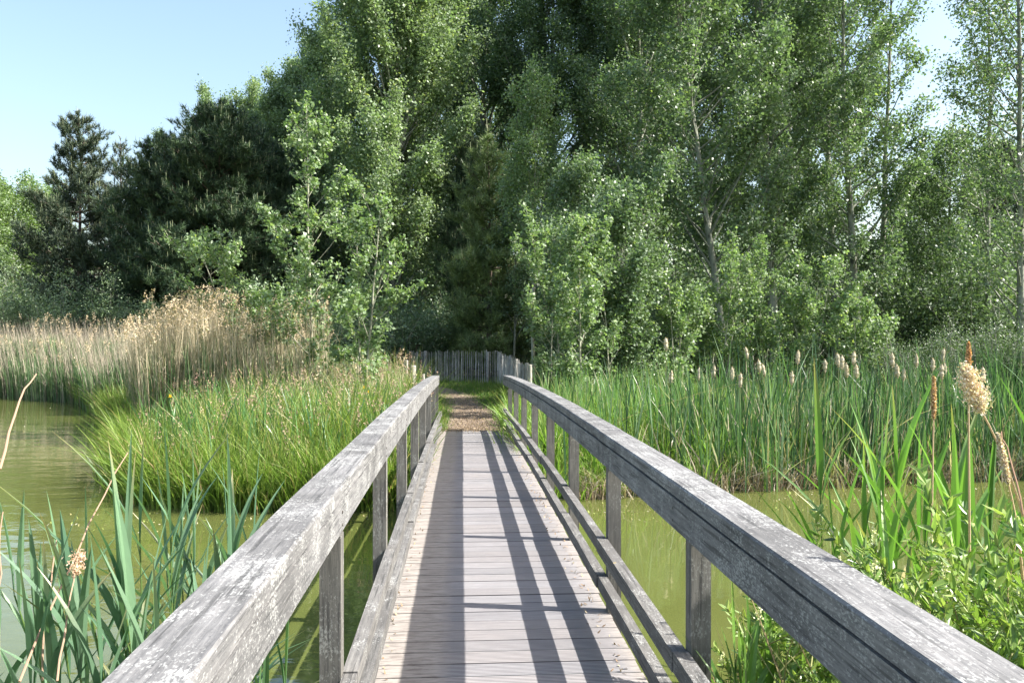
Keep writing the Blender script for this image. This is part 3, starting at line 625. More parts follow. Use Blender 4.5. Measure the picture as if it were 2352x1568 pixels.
# pines
pine('pine_tree', at(185, 42), hgt(185, 268, 42), 3.1, 'sparse pine with the highest ragged top at far left', 'tree', GN, cs=.08, whorls=24, per=6, cols=((.035, .06, .038), (.12, .155, .095)), tuft=.26, needle=.032, nn=20, prof=[(0, .85), (.35, 1), (.62, .8), (.68, .45), (.85, .5), (1, .15)], candles=.35, dens=1.6)
pB = pine('pine_tree', at(280, 49), hgt(280, 318, 49), 2.4, 'pale pine just right of the ragged-topped pine', 'tree', GN, cs=.1, whorls=22, per=6, cols=((.05, .07, .04), (.09, .12, .065)), tuft=.24, needle=.028, prof=[(0, 1), (.5, .9), (.8, .6), (1, .1)])
pC = pine('pine_tree', at(505, 37), hgt(505, 250, 37), 3.6, 'tallest dark dense pine left of the young poplars', 'tree', GN, cs=.04, whorls=30, per=8, cols=((.022, .05, .027), (.10, .155, .07)), tuft=.26, needle=.03, dens=1.7, nn=17, candles=.28, prof=[(0, .9), (.3, 1), (.6, .85), (.85, .55), (1, .12)])
HC = hgt(505, 250, 37)
for i, (px, top, d, lab) in enumerate([(390, 318, 39, 'dark bushy pine between the tallest dark pine and the pale pine'), (600, 330, 40, 'dark pine behind the tall young poplar'), (1085, 330, 38, 'dark pine top hidden behind the bright green pine')]):
    copy_thing(pC, at(px, d), 1.1 + 1.7 * i, hgt(px, top, d) / HC * np.array([1.08, 1.08, 1]) if px != 1085 else (.5, .5, hgt(px, top, d) / HC), lab, GN)
pine('pine_tree', at(1120, 31), hgt(1122, 300, 31), 1.85, 'slim bright green young pine straight above the path', 'tree', GN, cs=.05, whorls=24, per=6, cols=((.11, .16, .06), (.22, .29, .11)), tuft=.28, needle=.022, nn=24, candles=.12, dens=1.6, prof=[(0, .95), (.4, 1), (.7, .7), (.87, .42), (.93, .18), (1, .12)])
copy_thing(pC, at(2300, 41), 3, (.8, .8, hgt(2300, 330, 41) / HC), 'dark pine behind the poplar at the right edge', GN)
pine('pine_tree', at(955, 30), 1.9, .6, 'knee-high seedling pine left of the fence in the dark', 'tree', GN, cs=.05, whorls=6, per=5, cols=((.04, .07, .03), (.08, .12, .05)), tuft=.2)
copy_thing(pB, at(335, 41), 2.2, hgt(335, 385, 41) / hgt(280, 318, 49), 'shorter pale pine in front of the dark pines', GN)
# young poplars in front
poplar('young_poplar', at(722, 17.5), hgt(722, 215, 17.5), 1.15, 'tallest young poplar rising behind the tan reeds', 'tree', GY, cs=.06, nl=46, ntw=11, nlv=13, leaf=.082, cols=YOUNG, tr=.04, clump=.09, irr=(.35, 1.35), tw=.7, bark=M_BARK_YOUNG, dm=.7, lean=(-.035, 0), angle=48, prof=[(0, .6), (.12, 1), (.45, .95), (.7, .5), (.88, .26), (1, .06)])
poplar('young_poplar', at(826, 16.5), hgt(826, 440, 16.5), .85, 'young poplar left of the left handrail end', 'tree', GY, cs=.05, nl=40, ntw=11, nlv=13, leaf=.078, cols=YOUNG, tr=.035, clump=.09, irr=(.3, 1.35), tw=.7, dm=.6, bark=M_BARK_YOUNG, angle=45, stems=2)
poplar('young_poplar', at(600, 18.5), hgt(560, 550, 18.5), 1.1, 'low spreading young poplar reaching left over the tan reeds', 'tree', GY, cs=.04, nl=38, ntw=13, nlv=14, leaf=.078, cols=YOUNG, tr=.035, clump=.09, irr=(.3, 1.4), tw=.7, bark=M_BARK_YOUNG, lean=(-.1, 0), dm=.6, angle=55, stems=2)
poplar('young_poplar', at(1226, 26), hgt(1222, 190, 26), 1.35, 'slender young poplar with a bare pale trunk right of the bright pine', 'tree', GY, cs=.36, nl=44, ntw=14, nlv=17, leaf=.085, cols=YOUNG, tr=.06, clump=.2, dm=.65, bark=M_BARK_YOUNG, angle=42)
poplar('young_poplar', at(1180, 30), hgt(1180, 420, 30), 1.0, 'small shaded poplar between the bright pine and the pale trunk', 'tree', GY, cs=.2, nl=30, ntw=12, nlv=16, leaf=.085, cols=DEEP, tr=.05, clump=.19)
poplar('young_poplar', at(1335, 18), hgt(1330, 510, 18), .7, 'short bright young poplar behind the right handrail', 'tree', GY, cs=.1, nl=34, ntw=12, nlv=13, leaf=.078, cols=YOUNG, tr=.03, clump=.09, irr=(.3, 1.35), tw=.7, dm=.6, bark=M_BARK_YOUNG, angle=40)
for px, top, d, rad, st, lab in [(1280, 520, 20, 1.1, 2, 'young poplar behind the short bright one'), (1400, 560, 20.5, 1.0, 2, 'leafy young poplar at the right shoulder of the short bright one'), (1560, 640, 21, .9, 3, 'leftmost bushy poplar at the foot of the leaning trunk'),
                                 (1640, 590, 22, 1.1, 3, 'bushy poplar wrapped round the foot of the leaning trunk'), (1760, 580, 22.5, 1.3, 3, 'bright bushy poplar between the leaning trunk and the twin trunks'),
                                 (1850, 600, 21.5, 1.1, 3, 'bushy poplar below the twin trunks'), (1970, 700, 21, .9, 3, 'low bushy poplar right below the twin trunks'), (1420, 620, 24, 1.0, 2, 'bushy young poplar right of the short bright one')]:
    poplar('young_poplar', at(px, d), hgt(px, top, d), rad * .85, lab, 'tree', GY, cs=.05, nl=30, ntw=12, nlv=13, leaf=.082, cols=YOUNG, tr=.025, clump=.12, irr=(.3, 1.5), tw=.8, dm=.6, bark=M_BARK_YOUNG, angle=46, stems=st)
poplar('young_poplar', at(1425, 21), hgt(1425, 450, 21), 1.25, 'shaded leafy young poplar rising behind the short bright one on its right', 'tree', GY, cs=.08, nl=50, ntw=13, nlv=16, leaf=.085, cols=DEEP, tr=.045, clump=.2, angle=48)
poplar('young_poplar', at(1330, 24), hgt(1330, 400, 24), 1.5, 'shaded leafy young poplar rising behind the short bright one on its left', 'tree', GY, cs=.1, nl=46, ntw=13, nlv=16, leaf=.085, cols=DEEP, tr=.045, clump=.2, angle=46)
# bushes and undergrowth
GU = 'bushes under the trees'
b1 = bush('bush', at(1000, 33), 3.2, 1.8, 'dark undergrowth bush left of the fence', 'bush', GU, n=9000, leaf=.1, cols=DEEP, stems=14)
for i, (px, d, s, lab) in enumerate([(930, 31, 1.0, 'dark bush behind the fence, leftmost by the young poplar'), (1060, 34, 1.0, 'dark bush behind the middle of the fence'), (1290, 31, 1.0, 'dark bush below the slender pale trunk'),
        (1380, 29, 1.0, 'dark bush right of the short bright poplar'), (1470, 31, 1.2, 'dark bush left of the leaning trunk foot'), (1600, 32, 1.3, 'dark bush deep behind the leaning trunk'),
        (1720, 34, 1.5, 'dark bush deep behind the bright bushy poplar'), (1860, 35, 1.5, 'dark bush deep behind the twin trunks'), (2010, 33, 1.3, 'dark bush right of the twin trunks'), (2140, 31, 1.5, 'dark bush below the bright sky gap'),
        (2260, 29, 1.5, 'tall dark bush by the right edge poplar'), (2380, 30, 1.7, 'tall dark bush cut by the right edge'), (2200, 36, 2.2, 'highest bush closing the wood under the sky gap'), (1200, 36, 1.2, 'dark bush behind the bright pine foot'), (850, 30, 1.2, 'dark bush behind the young poplar stems'),
        (700, 33, 1.4, 'dark bush behind the tan reeds'), (1520, 38, 2.3, 'tall dark thicket left of the leaning trunk'), (1680, 40, 2.6, 'tall dark thicket behind the leaning trunk'), (1930, 41, 2.3, 'tall dark thicket behind the twin trunks'), (2080, 40, 2.0, 'tall dark thicket right of the twin trunks'), (1340, 40, 2.3, 'tall dark thicket behind the short bright poplar')]):
    copy_thing(b1, at(px, d), 1.1 * i, s, lab, GU)
for i, (px, d, s, lab) in enumerate([(900, 48, 2.6, 'tall dark thicket far behind the fence, left of the bright pine'), (780, 52, 3.0, 'tall dark thicket far behind the young poplars'), (1000, 60, 3.2, 'highest thicket far behind the fence'), (640, 50, 2.6, 'tall dark thicket between the pines and the young poplars')]):
    copy_thing(b1, at(px, d), .7 + 1.1 * i, s, lab, GU)
GL = 'bushes behind the reeds at left'
b2 = bush('bush', at(20, 38), hgt(20, 600, 38), 1.9, 'grey-green bush at the left edge', 'bush', GL, n=8000, leaf=.1, cols=SUNNY, stems=13)
for i, (px, top, d, lab) in enumerate([(150, 610, 37, 'grey-green bush at the foot of the ragged pine'), (90, 640, 39, 'low bush beside the left edge bush'), (260, 625, 36, 'bush in front of the dark pines'), (350, 655, 35, 'low bush at the foot of the dark pines, behind the plumes'), (-70, 560, 42, 'bush cut by the left edge')]):
    copy_thing(b2, at(px, d), 1.4 * i, hgt(px, top, d) / hgt(20, 600, 38), lab, GL)
GW = 'willow bushes at right'
b3 = bush('willow_bush', at(2270, 17.5), hgt(2270, 690, 17.5), 1.1, 'round grey-green willow bush nearest the right edge poplar', 'bush', GW, n=9000, leaf=.055, cols=((.06, .10, .045), (.13, .18, .09)), stems=16, slim=.35)
for i, (px, top, d, s, lab) in enumerate([(2170, 710, 19, 1, 'grey-green willow bush left of the round one'), (2350, 700, 17, 1, 'grey-green willow bush cut by the right edge'), (2070, 740, 20, .9, 'low willow bush below the sky gap'), (2440, 690, 16, 1, 'willow bush past the right edge')]):
    copy_thing(b3, at(px, d), 2.1 * i, hgt(px, top, d) / hgt(2270, 690, 17.5), lab, GW)
for i, (px, top, d, s, lab) in enumerate([(2560, 680, 17, 1.1, 'willow bush further right along the shore'), (2720, 700, 18, 1.2, 'second willow bush further right along the shore'), (2900, 660, 19, 1.3, 'third willow bush further right along the shore')]):
    copy_thing(b3, at(px, d), 2.7 * i + 1, hgt(px, top, d) / hgt(2270, 690, 17.5), lab, GW)
for i, (px, d, s, lab) in enumerate([(2520, 32, 2.0, 'tall dark bush past the right edge'), (2720, 33, 2.2, 'second tall dark bush past the right edge'), (2950, 34, 2.2, 'third tall dark bush past the right edge')]):
    copy_thing(b1, at(px, d), 1.3 * i + .5, s, lab, GU)
for i, (px, top, d, lab) in enumerate([(2600, 60, 44, 'poplar standing past the right edge'), (2850, 40, 46, 'second poplar standing past the right edge')]):
    copy_thing(p3, at(px, d), 1.7 * i + .9, hgt(px, top, d) / H3, lab, GP)
b4 = bush('sallow_bush', at(1250, 21.5), 1.2, .8, 'low bright sallow bush right of the pale round post', 'bush', 'low bushes past the bridge', n=3500, leaf=.06, cols=YOUNG, stems=9)
for i, (px, d, s, lab) in enumerate([(1310, 20, 1.0, 'low bright bush behind the right handrail'), (1400, 21, 1.1, 'low bush at the foot of the short bright poplar'), (1480, 20.5, 1.1, 'low bush behind the cattails'), (820, 22, 1.1, 'low leafy bush left of the round posts'), (770, 20, 1.0, 'low leafy bush among the young poplar stems'), (690, 20.5, 1.2, 'low leafy bush behind the tan reeds'), (800, 26, 1.2, 'low leafy bush left of the fence end')]):
    copy_thing(b4, at(px, d), 1.7 * i, s, lab, 'low bushes past the bridge')

# ------------------------------------------------------------------ grasses and reed beds (uncountable)
def region(n, x0, x1, y0, y1, smin=.0, smax=99, bank='main'):
    x = R.uniform(x0, x1, n); y = R.uniform(y0, y1, n); s = poly_sd(np.stack([x, y], 1), main_shore if bank == 'main' else near_shore)
    k = (s > smin) & (s < smax); x, y, s = x[k], y[k], s[k]; return x, y, s
def tussock(x, y, per=34, sp=.13):
    """gathers blades into tufts: new x, y and the outward direction and height of each"""
    n = len(x); m = max(1, n // per); c = R.choice(n, m, replace=False); k = R.integers(0, m, n); o = R.normal(0, 1, (n, 2))
    hs = R.uniform(.5, 1.35, m)[k]
    return x[c][k] + o[:, 0] * sp, y[c][k] + o[:, 1] * sp, np.concatenate([np.clip(o, -2, 2) * .5, hs[:, None]], 1)
def PXR(n, pxa, pxb, da, db):
    px = R.uniform(pxa, pxb, n); d = R.uniform(da, db, n); v = fwd[None] * d[:, None] + rgt[None] * (d * (px - 1176) / FPX)[:, None]
    return v[:, 0], v[:, 1], px, d
GR1 = [(.16, .245, .045), (.11, .18, .035), (.24, .31, .07), (.32, .32, .11), (.46, .40, .23)]
# left bank grass
x, y, s = region(105000, -13, -.75, 10, 24, -.1, 20)
k = ~((x > -1.1) & (y > 15.4)) & (x < -.62) & ((s > .8) | (R.uniform(size=len(x)) < .35)); x, y, s = x[k], y[k], s[k]
k = R.uniform(size=len(x)) < np.clip(1.25 - (y - 11) * .075, .25, 1); x, y, s = x[k], y[k], s[k]
x, y, rad_ = tussock(x, y); s = poly_sd(np.stack([x, y], 1), main_shore)
n = len(x); base = np.stack([x, y, np.maximum(gz(x, y), WATER_Z) - .03], 1)
patch = .5 + .5 * np.sin(x * 1.7 + 2) * np.sin(y * 1.3); h = R.uniform(.42, .85, n) * (1 + .25 * patch) * np.clip(.85 + s * .1, .85, 1.1)
out = np.where(s[:, None] < .7, np.stack([-(x + 3) * .12, -np.ones(n)], 1) * .15, 0)
gb = MB(); blades(gb, base, h * rad_[:, 2] * 1.12, R.uniform(.007, .026, n), R.normal(0, .17, (n, 2)) + rad_[:, :2] * .55 + out, pick(n, GR1, [5, 4, 4, 1.6, .8]), segs=4, droop=R.uniform(0, .6, n) * (R.uniform(size=n) < .7))
tag(gb.build('bank_grass', M_GRASS), 'tall bright green grass covering the left bank', 'grass', kind='stuff')
xj, yj, sj = region(26000, -12, -.8, 11, 19, .3, 20); kj = R.uniform(size=len(xj)) < np.clip(1.3 - (yj - 11) * .12, .2, 1); xj, yj = xj[kj], yj[kj]; nj = len(xj); jb = MB()
blades(jb, np.stack([xj, yj, gz(xj, yj)], 1), R.uniform(.45, .95, nj), R.uniform(.014, .03, nj), R.normal(0, .32, (nj, 2)), pick(nj, [(.21, .30, .06), (.13, .20, .045), (.28, .35, .09), (.42, .38, .2)], [4, 3, 3, 1.5]), segs=4, droop=R.uniform(.05, .7, nj))
tag(jb.build('broad_grass', M_GRASS), 'broader lax yellow-green blades rising through the left bank grass', 'grass', kind='stuff')
n_i = 1500; xi, yi, pi_, di = PXR(n_i, 300, 1000, 11.2, 18.5); ki = poly_sd(np.stack([xi, yi], 1), main_shore) > .15; ki &= xi < -.85; xi, yi = xi[ki], yi[ki]; n_i = len(xi); ib = MB()
blades(ib, np.stack([xi, yi, gz(xi, yi)], 1), R.uniform(.75, 1.3, n_i), R.uniform(.016, .028, n_i), R.normal(0, .16, (n_i, 2)), pick(n_i, [(.08, .18, .06), (.12, .23, .08), (.06, .13, .04)], [2, 2, 1]), segs=5, shape='s', droop=R.uniform(0, .25, n_i))
tag(ib.build('iris_leaves', M_REED), 'broad blue-green iris and cattail leaves scattered in the bank grass', 'leaves', kind='stuff')
# seed heads over the grass
k = R.choice(n, 1100, replace=False); hb_ = MB(); b_ = base[k]; hh = h[k] * 1.12 + .15; ln = R.normal(0, .16, (len(k), 2))
c_ = blades(hb_, b_, hh, np.full(len(k), .005), ln, pick(len(k), [(.35, .33, .14), (.4, .3, .2)], [1, 1]), segs=3, shape='s', droop=.05)
tp_ = c_[:, -1]; rep = 12; P = np.repeat(tp_, rep, 0) + R.normal(0, 1, (len(k) * rep, 3)) * np.array([.014, .014, .055])
leaves(hb_, P, .03, .014, pick(len(P), [(.42, .30, .22), (.36, .22, .18), (.45, .4, .22)], [2, 2, 1]), dirs=np.array([0, 0, 1.5]))
tag(hb_.build('grass_seed_heads', M_DRY), 'thin stems with brownish pink seed heads over the bank grass', 'grass', kind='stuff')
# overhanging darker sedge along the waterline at left
t_ = R.uniform(0, 1, 26000); sh = main_shore[7:15]; sl = np.concatenate([[0], np.cumsum(np.hypot(*np.diff(sh, axis=0).T))]); q_ = (t_ ** 1.5) * sl[-1]
x = np.interp(q_, sl, sh[:, 0]) + R.normal(0, .22, len(t_)); y = np.interp(q_, sl, sh[:, 1]) + np.abs(R.normal(0, .4, len(t_))) - .12; k = x < -.7; x, y = x[k], y[k]; x, y, rd_ = tussock(x, y, 26, .09); n = len(x)
sb = MB(); blades(sb, np.stack([x, y, np.full(n, WATER_Z - .02)], 1), R.uniform(.35, .95, n) * rd_[:, 2], R.uniform(.012, .03, n), R.normal(0, .2, (n, 2)) + rd_[:, :2] * .5 + np.array([-.05, -.14]), pick(n, [(.16, .25, .045), (.09, .15, .03), (.23, .31, .07), (.38, .30, .15)], [4, 3, 4, 1.3]), segs=4, droop=R.uniform(.0, .55, n) * (R.uniform(size=n) < .65))
tag(sb.build('shore_sedge', M_GRASS), 'dark green sedge drooping over the left waterline', 'sedge', kind='stuff')
# right bank grass behind the cattails and round the path
x, y, s = region(140000, .95, 16, 11, 26, -.05, 20)
k = (R.uniform(size=len(x)) < np.clip(1.3 - (y - 11) * .085, .15, 1) * np.where((x > 3.2) & (s < 2.2), .22, 1)) & ~((x < 1.15) & (y > 15.2)); x, y, s = x[k], y[k], s[k]; x, y, rad_ = tussock(x, y); n = len(x)
gb = MB(); blades(gb, np.stack([x, y, np.maximum(gz(x, y), WATER_Z) - .03], 1), R.uniform(.35, .72, n) * rad_[:, 2], R.uniform(.009, .02, n), R.normal(0, .18, (n, 2)) + rad_[:, :2] * .55, pick(n, GR1, [5, 4, 4, 1.2, .7]), segs=3, droop=R.uniform(.05, .5, n))
tag(gb.build('meadow_grass', M_GRASS), 'bright grass on the right bank behind the cattails', 'grass', kind='stuff')
xj, yj, sj = region(15000, .95, 7, 11, 17, .0, 20); kj = R.uniform(size=len(xj)) < np.clip(1.4 - xj * .16, .1, 1); xj, yj = xj[kj], yj[kj]; xj, yj, rj = tussock(xj, yj, 26, .1); nj = len(xj); jb = MB()
blades(jb, np.stack([xj, yj, np.maximum(gz(xj, yj), WATER_Z) - .02], 1), R.uniform(.4, .8, nj) * rj[:, 2], R.uniform(.014, .03, nj), R.normal(0, .2, (nj, 2)) + rj[:, :2] * .5, pick(nj, [(.18, .31, .05), (.12, .22, .04), (.26, .38, .08), (.36, .34, .16)], [4, 3, 3, .6]), segs=4, droop=R.uniform(.0, .6, nj))
tag(jb.build('shore_grass', M_GRASS), 'lush light green grass on the right shore beside the bridge', 'grass', kind='stuff')
# short grass round the path and up to the fence
x = R.uniform(-4, 5, 60000); y = R.uniform(15.6, 31, 60000); pm = path_mid(y); e = np.abs(x - pm)
k = (e > np.interp(y, [15.6, 17, 20, 23, 30], [.55, .5, .36, .1, 0]) + R.normal(0, .05, len(x))) & ((e < 2.6) | (R.uniform(size=len(x)) < .4)); x, y, e = x[k], y[k], e[k]; n = len(x)
h = np.interp(e, [.3, .8, 2], [.10, .3, .5]) * R.uniform(.6, 1.2, n) * np.interp(y, [16, 22, 27], [1, .7, .4])
gb = MB(); blades(gb, np.stack([x, y, gz(x, y) - .01], 1), h, R.uniform(.007, .014, n), R.normal(0, .35, (n, 2)), pick(n, [(.12, .22, .03), (.08, .16, .025), (.2, .27, .06), (.36, .30, .14)], [4, 4, 2, 1]), segs=2, droop=R.uniform(0, .4, n))
tag(gb.build('path_grass', M_GRASS), 'short grass edging the wood chip path up to the fence', 'grass', kind='stuff')

# tan reed beds at left: standing dead stalks with plumes, green shoots between
def reedbed(name, label, x, y, zb, hlo, hhi, tanw, plume, wmul=1.0, lean0=(-.02, 0), tan=[(.48, .41, .29), (.40, .33, .23), (.58, .51, .39), (.30, .25, .18)]):
    n = len(x); h = R.uniform(hlo, hhi, n) * (1 + .08 * np.sin(x * 1.9)); mb = MB()
    dead = R.uniform(size=n) < tanw; col = np.where(dead[:, None], pick(n, tan, [4, 3, 2, 2]), pick(n, [(.11, .19, .08), (.16, .24, .11), (.08, .14, .07)], [2, 2, 1]))
    h = np.where(dead, h, h * .72); w = np.where(dead, R.uniform(.008, .013, n), R.uniform(.014, .026, n)) * wmul
    c = blades(mb, np.stack([x, y, zb], 1), h, w, R.normal(0, .07, (n, 2)) + np.array(lean0), col, segs=3, shape='s', droop=R.uniform(0, .06, n))
    # blades hanging off the stalks
    k = R.choice(n, int(n * .9)); b = c[k, 1] + (c[k, 2] - c[k, 1]) * R.uniform(-.6, 1, (len(k), 1))
    blades(mb, b, R.uniform(.2, .45, len(k)), .013 * wmul, R.normal(0, .75, (len(k), 2)), col[k] * .95, segs=2, droop=R.uniform(.1, .6, len(k)))
    o = tag(mb.build(name, M_DRY), label, 'reeds', kind='stuff')
    k = np.where(dead & (R.uniform(size=n) < plume))[0]; tp = c[k, -1]; rep = 26; pm_ = MB()
    bend = norm(R.normal(0, 1, (len(k), 3)) * np.array([1, .6, 0]) + np.array([.6, 0, 0])); u = R.uniform(0, 1, (len(k), rep, 1))
    P = tp[:, None] + bend[:, None] * (.10 * u ** 2) + np.array([0, 0, 1]) * (-.12 + .26 * u) + R.normal(0, 1, (len(k), rep, 3)) * np.array([.022, .022, .02])
    P = P.reshape(-1, 3); leaves(pm_, P, .05, .02, pick(len(P), [(.58, .46, .31), (.50, .38, .26), (.68, .57, .42)], [2, 2, 1]), dirs=np.array([.4, 0, .5]))
    tag(pm_.build(name + '_plumes', M_DRY), 'tan feathery plumes on top of the ' + label, 'plumes', kind='stuff')
pts = []
def px_region(n, pxa, pxb, da, db):
    px = R.uniform(pxa, pxb, n); d = R.uniform(da, db, n); v = fwd[None] * d[:, None] + rgt[None] * (d * (px - 1176) / FPX)[:, None]
    return v[:, 0], v[:, 1], px, d
x, y, px, d = px_region(9500, 275, 760, 16.5, 21); k = poly_sd(np.stack([x, y], 1), main_shore) > .1; k &= R.uniform(size=len(x)) < np.interp(px, [275, 290, 480, 600, 760], [.6, 1, .9, .45, .15]); x, y = x[k], y[k]
reedbed('reed_bed', 'taller tan reeds standing behind the bank grass', x, y, gz(x, y), 1.9, 2.7, .62, .14)
x, y, px, d = px_region(22000, -120, 420, 23, 37); k = poly_sd(np.stack([x, y], 1), main_shore) > -.5; x, y = x[k], y[k]
reedbed('far_reed_bed', 'pinkish tan reeds along the far left shore', x, y, np.maximum(gz(x, y), WATER_Z), 1.4, 2.3, .36, .04, 1.35, (-.06, -.08), tan=[(.40, .34, .27), (.32, .27, .22), (.46, .41, .33), (.24, .2, .16)])
# greener mixed reeds between the bed and the young poplars
x, y, px, d = px_region(2600, 600, 930, 15.5, 20); k = poly_sd(np.stack([x, y], 1), main_shore) > .1; x, y = x[k], y[k]
reedbed('mixed_reeds', 'thin mixed green and tan reeds round the young poplar stems', x, y, gz(x, y), .9, 1.5, .3, .03)

# right bank cattail bed
def cattail_bed():
    x, y, px, d = px_region(17500, 1290, 2950, 11.3, 16.5); s = poly_sd(np.stack([x, y], 1), main_shore)
    k = (s > -.25) & (s < 3.2) & (R.uniform(size=len(x)) < np.interp(px, [1290, 1500, 1650, 2400, 2950], [.03, .08, .36, .52, .52])); x, y, s = x[k], y[k], s[k]; n = len(x); mb = MB()
    z = np.maximum(gz(x, y), WATER_Z - .05); dead = R.uniform(size=n) < .24
    col = np.where(dead[:, None], pick(n, [(.42, .36, .26), (.3, .25, .19), (.5, .46, .36)], [2, 2, 1]), pick(n, [(.055, .12, .05), (.03, .075, .03), (.11, .20, .075), (.18, .27, .15)], [3, 3, 2, 1.5]))
    h = np.where(dead, R.uniform(.5, 1.5, n), R.uniform(1.0, 2.0, n)); ln = R.normal(0, .1, (n, 2)) + np.stack([np.sin(x * 1.3), 0 * x], 1) * .06; ln[dead] *= 2.4; bent = R.uniform(size=n) < .06; ln[bent] *= 4; h = h * (.88 + .2 * np.sin(x * 2.1 + 1) * np.sin(y * 2.7))
    blades(mb, np.stack([x, y, z - .05], 1), h, R.uniform(.014, .03, n), ln, col, segs=4, shape='s', droop=np.where(R.uniform(size=n) < .2, R.uniform(.1, .35, n), R.uniform(0, .05, n)))
    tag(mb.build('cattail_leaves', M_REED), 'dense upright cattail leaves along the right shore', 'reeds', kind='stuff')
    # broken dead litter at the waterline
    t_ = R.uniform(1.5, 14, 5200); yy = np.interp(t_, [1, 2.6, 5, 8, 14], [11.2, 11.5, 11.9, 12.4, 12.9]) + R.uniform(-.2, .35, len(t_)); m2 = MB(); n2 = len(t_)
    blades(m2, np.stack([t_, yy, np.full(n2, WATER_Z - .02)], 1), R.uniform(.15, .7, n2), R.uniform(.008, .018, n2), R.normal(0, .6, (n2, 2)), pick(n2, [(.36, .28, .19), (.25, .19, .14), (.5, .44, .36), (.16, .12, .09)], [3, 2, 2, 2]), segs=2, droop=R.uniform(0, .7, n2))
    tag(m2.build('dead_reed_litter', M_DRY), 'broken pale dead stalks at the right waterline', 'reeds', kind='stuff')
cattail_bed()
x, y, px, d = px_region(900, 1240, 1640, 12.5, 18); k = poly_sd(np.stack([x, y], 1), main_shore) > .2; x, y = x[k], y[k]; n = len(x); mb = MB()
blades(mb, np.stack([x, y, gz(x, y)], 1), R.uniform(.8, 1.45, n), R.uniform(.012, .02, n), R.normal(0, .13, (n, 2)), pick(n, [(.10, .2, .06), (.15, .26, .08), (.3, .32, .16)], [2, 2, 1]), segs=4, shape='s', droop=R.uniform(0, .2, n))
tag(mb.build('scattered_reeds', M_REED), 'scattered green reeds in the grass right of the bridge', 'reeds', kind='stuff')

# cattails with fluffy old heads, one thing each
GC = 'cattails with fluffy seed heads on the right shore'
def cattail(px, py, d, hl=.21, hr=.03):
    x, y = PX(px, d); zt = ZPY(py, d); g = max(g1(x, y), WATER_Z); root = thing('cattail', (x, y, g), 'cattail with a pale fluffy seed head standing in the reeds on the right shore', 'cattail', GC)
    sm = MB(); lx = R.normal(0, .06); tube(sm, [(x - lx, y, g - .1), (x - lx * .3, y, (g + zt) / 2), (x, y, zt)], [.008, .006, .004], 5, (.30, .30, .16)); sm.build('stem', M_DRY, root)
    hb = MB(); t = np.linspace(0, 1, 7); r = hr * np.array([.3, .9, 1.15, .9, 1.1, .75, .2]) * R.uniform(.8, 1.2, 7)
    lean = R.normal(0, .02, 2); pt = np.stack([x + lean[0] * t, y + lean[1] * t, zt - hl * .5 + hl * t], 1); tube(hb, pt, r, 8, (.55, .48, .36))
    n = 260; u = R.integers(0, 7, n); P = pt[u] + R.normal(0, 1, (n, 3)) * np.array([.6, .6, .5]) * r[u][:, None]
    leaves(hb, P, .022, .012, pick(n, [(.50, .41, .30), (.40, .30, .20), (.62, .55, .44)], [2, 1, 1])); hb.build('seed_head', M_DRY, root)
    lb = MB(); n = 4; blades(lb, np.tile([(x, y, g - .1)], (n, 1)) + R.normal(0, .02, (n, 3)) * [1, 1, 0], R.uniform(1.0, 1.6, n), np.full(n, .017), R.normal(0, .14, (n, 2)), tones(n, (.06, .14, .04), (.12, .22, .07)), segs=4, shape='s'); lb.build('leaf', M_REED, root)
for px, py, d in [(1530, 790, 14), (1604, 858, 14), (1638, 852, 13.5), (1682, 858, 13), (1745, 840, 13.5), (1757, 850, 14), (1832, 820, 13), (1818, 868, 12.8), (1934, 832, 12.5), (1945, 850, 12.8), (1926, 826, 13), (1960, 822, 13.2), (1968, 852, 12.6),
                  (2050, 826, 13.2), (2062, 852, 13), (2075, 860, 13.6), (2105, 828, 13.6), (2142, 838, 13.4), (2164, 815, 14), (2163, 853, 12.8), (2170, 848, 14), (1895, 840, 14), (1700, 872, 12.6), (2260, 858, 12.9), (1540, 865, 13), (1717, 810, 15)]:
    cattail(px, py, d)

# yellow irises in the left bank grass
def iris(px, py, d, lab):
    x, y = PX(px, d); z = ZPY(py, d); g = g1(x, y); root = thing('yellow_iris', (x, y, g), lab, 'flower', 'yellow irises in the bank grass')
    mb = MB(); tube(mb, [(x, y, g - .02), (x, y, z)], [.006, .005], 5, (.1, .2, .04)); mb.build('stem', M_GRASS, root)
    pb_ = MB(); n = 6; az = np.arange(n) * PI / 3
    blades(pb_, np.tile([(x, y, z)], (n, 1)), np.where(np.arange(n) % 2, .075, .06), np.full(n, .05), np.stack([np.cos(az), np.sin(az)], 1) * np.where(np.arange(n) % 2, .4, 1.1)[:, None], tones(n, (.80, .52, .02), (.85, .62, .04), .03), segs=4, shape='reed', droop=np.where(np.arange(n) % 2, 0, .9), az=az + PI / 2)
    pb_.build('petals', M_GRASS, root)
for px, py, d, lab in [(836, 893, 15, 'yellow iris highest in the grass at the foot of the young poplar'), (799, 942, 13.6, 'yellow iris, upper of the pair nearest the sedge'), (792, 955, 13.4, 'yellow iris, lower of the pair nearest the sedge'), (857, 944, 13.4, 'yellow iris beside the left handrail'), (865, 917, 14.2, 'yellow iris between the handrail and the young poplar'),
                       (350, 899, 17, 'yellow iris at the foot of the tan reeds, leftmost'), (391, 913, 16.4, 'yellow iris at the foot of the tan reeds, second'), (846, 903, 14.8, 'small yellow iris just below the highest one')]:
    iris(px, py, d, lab)

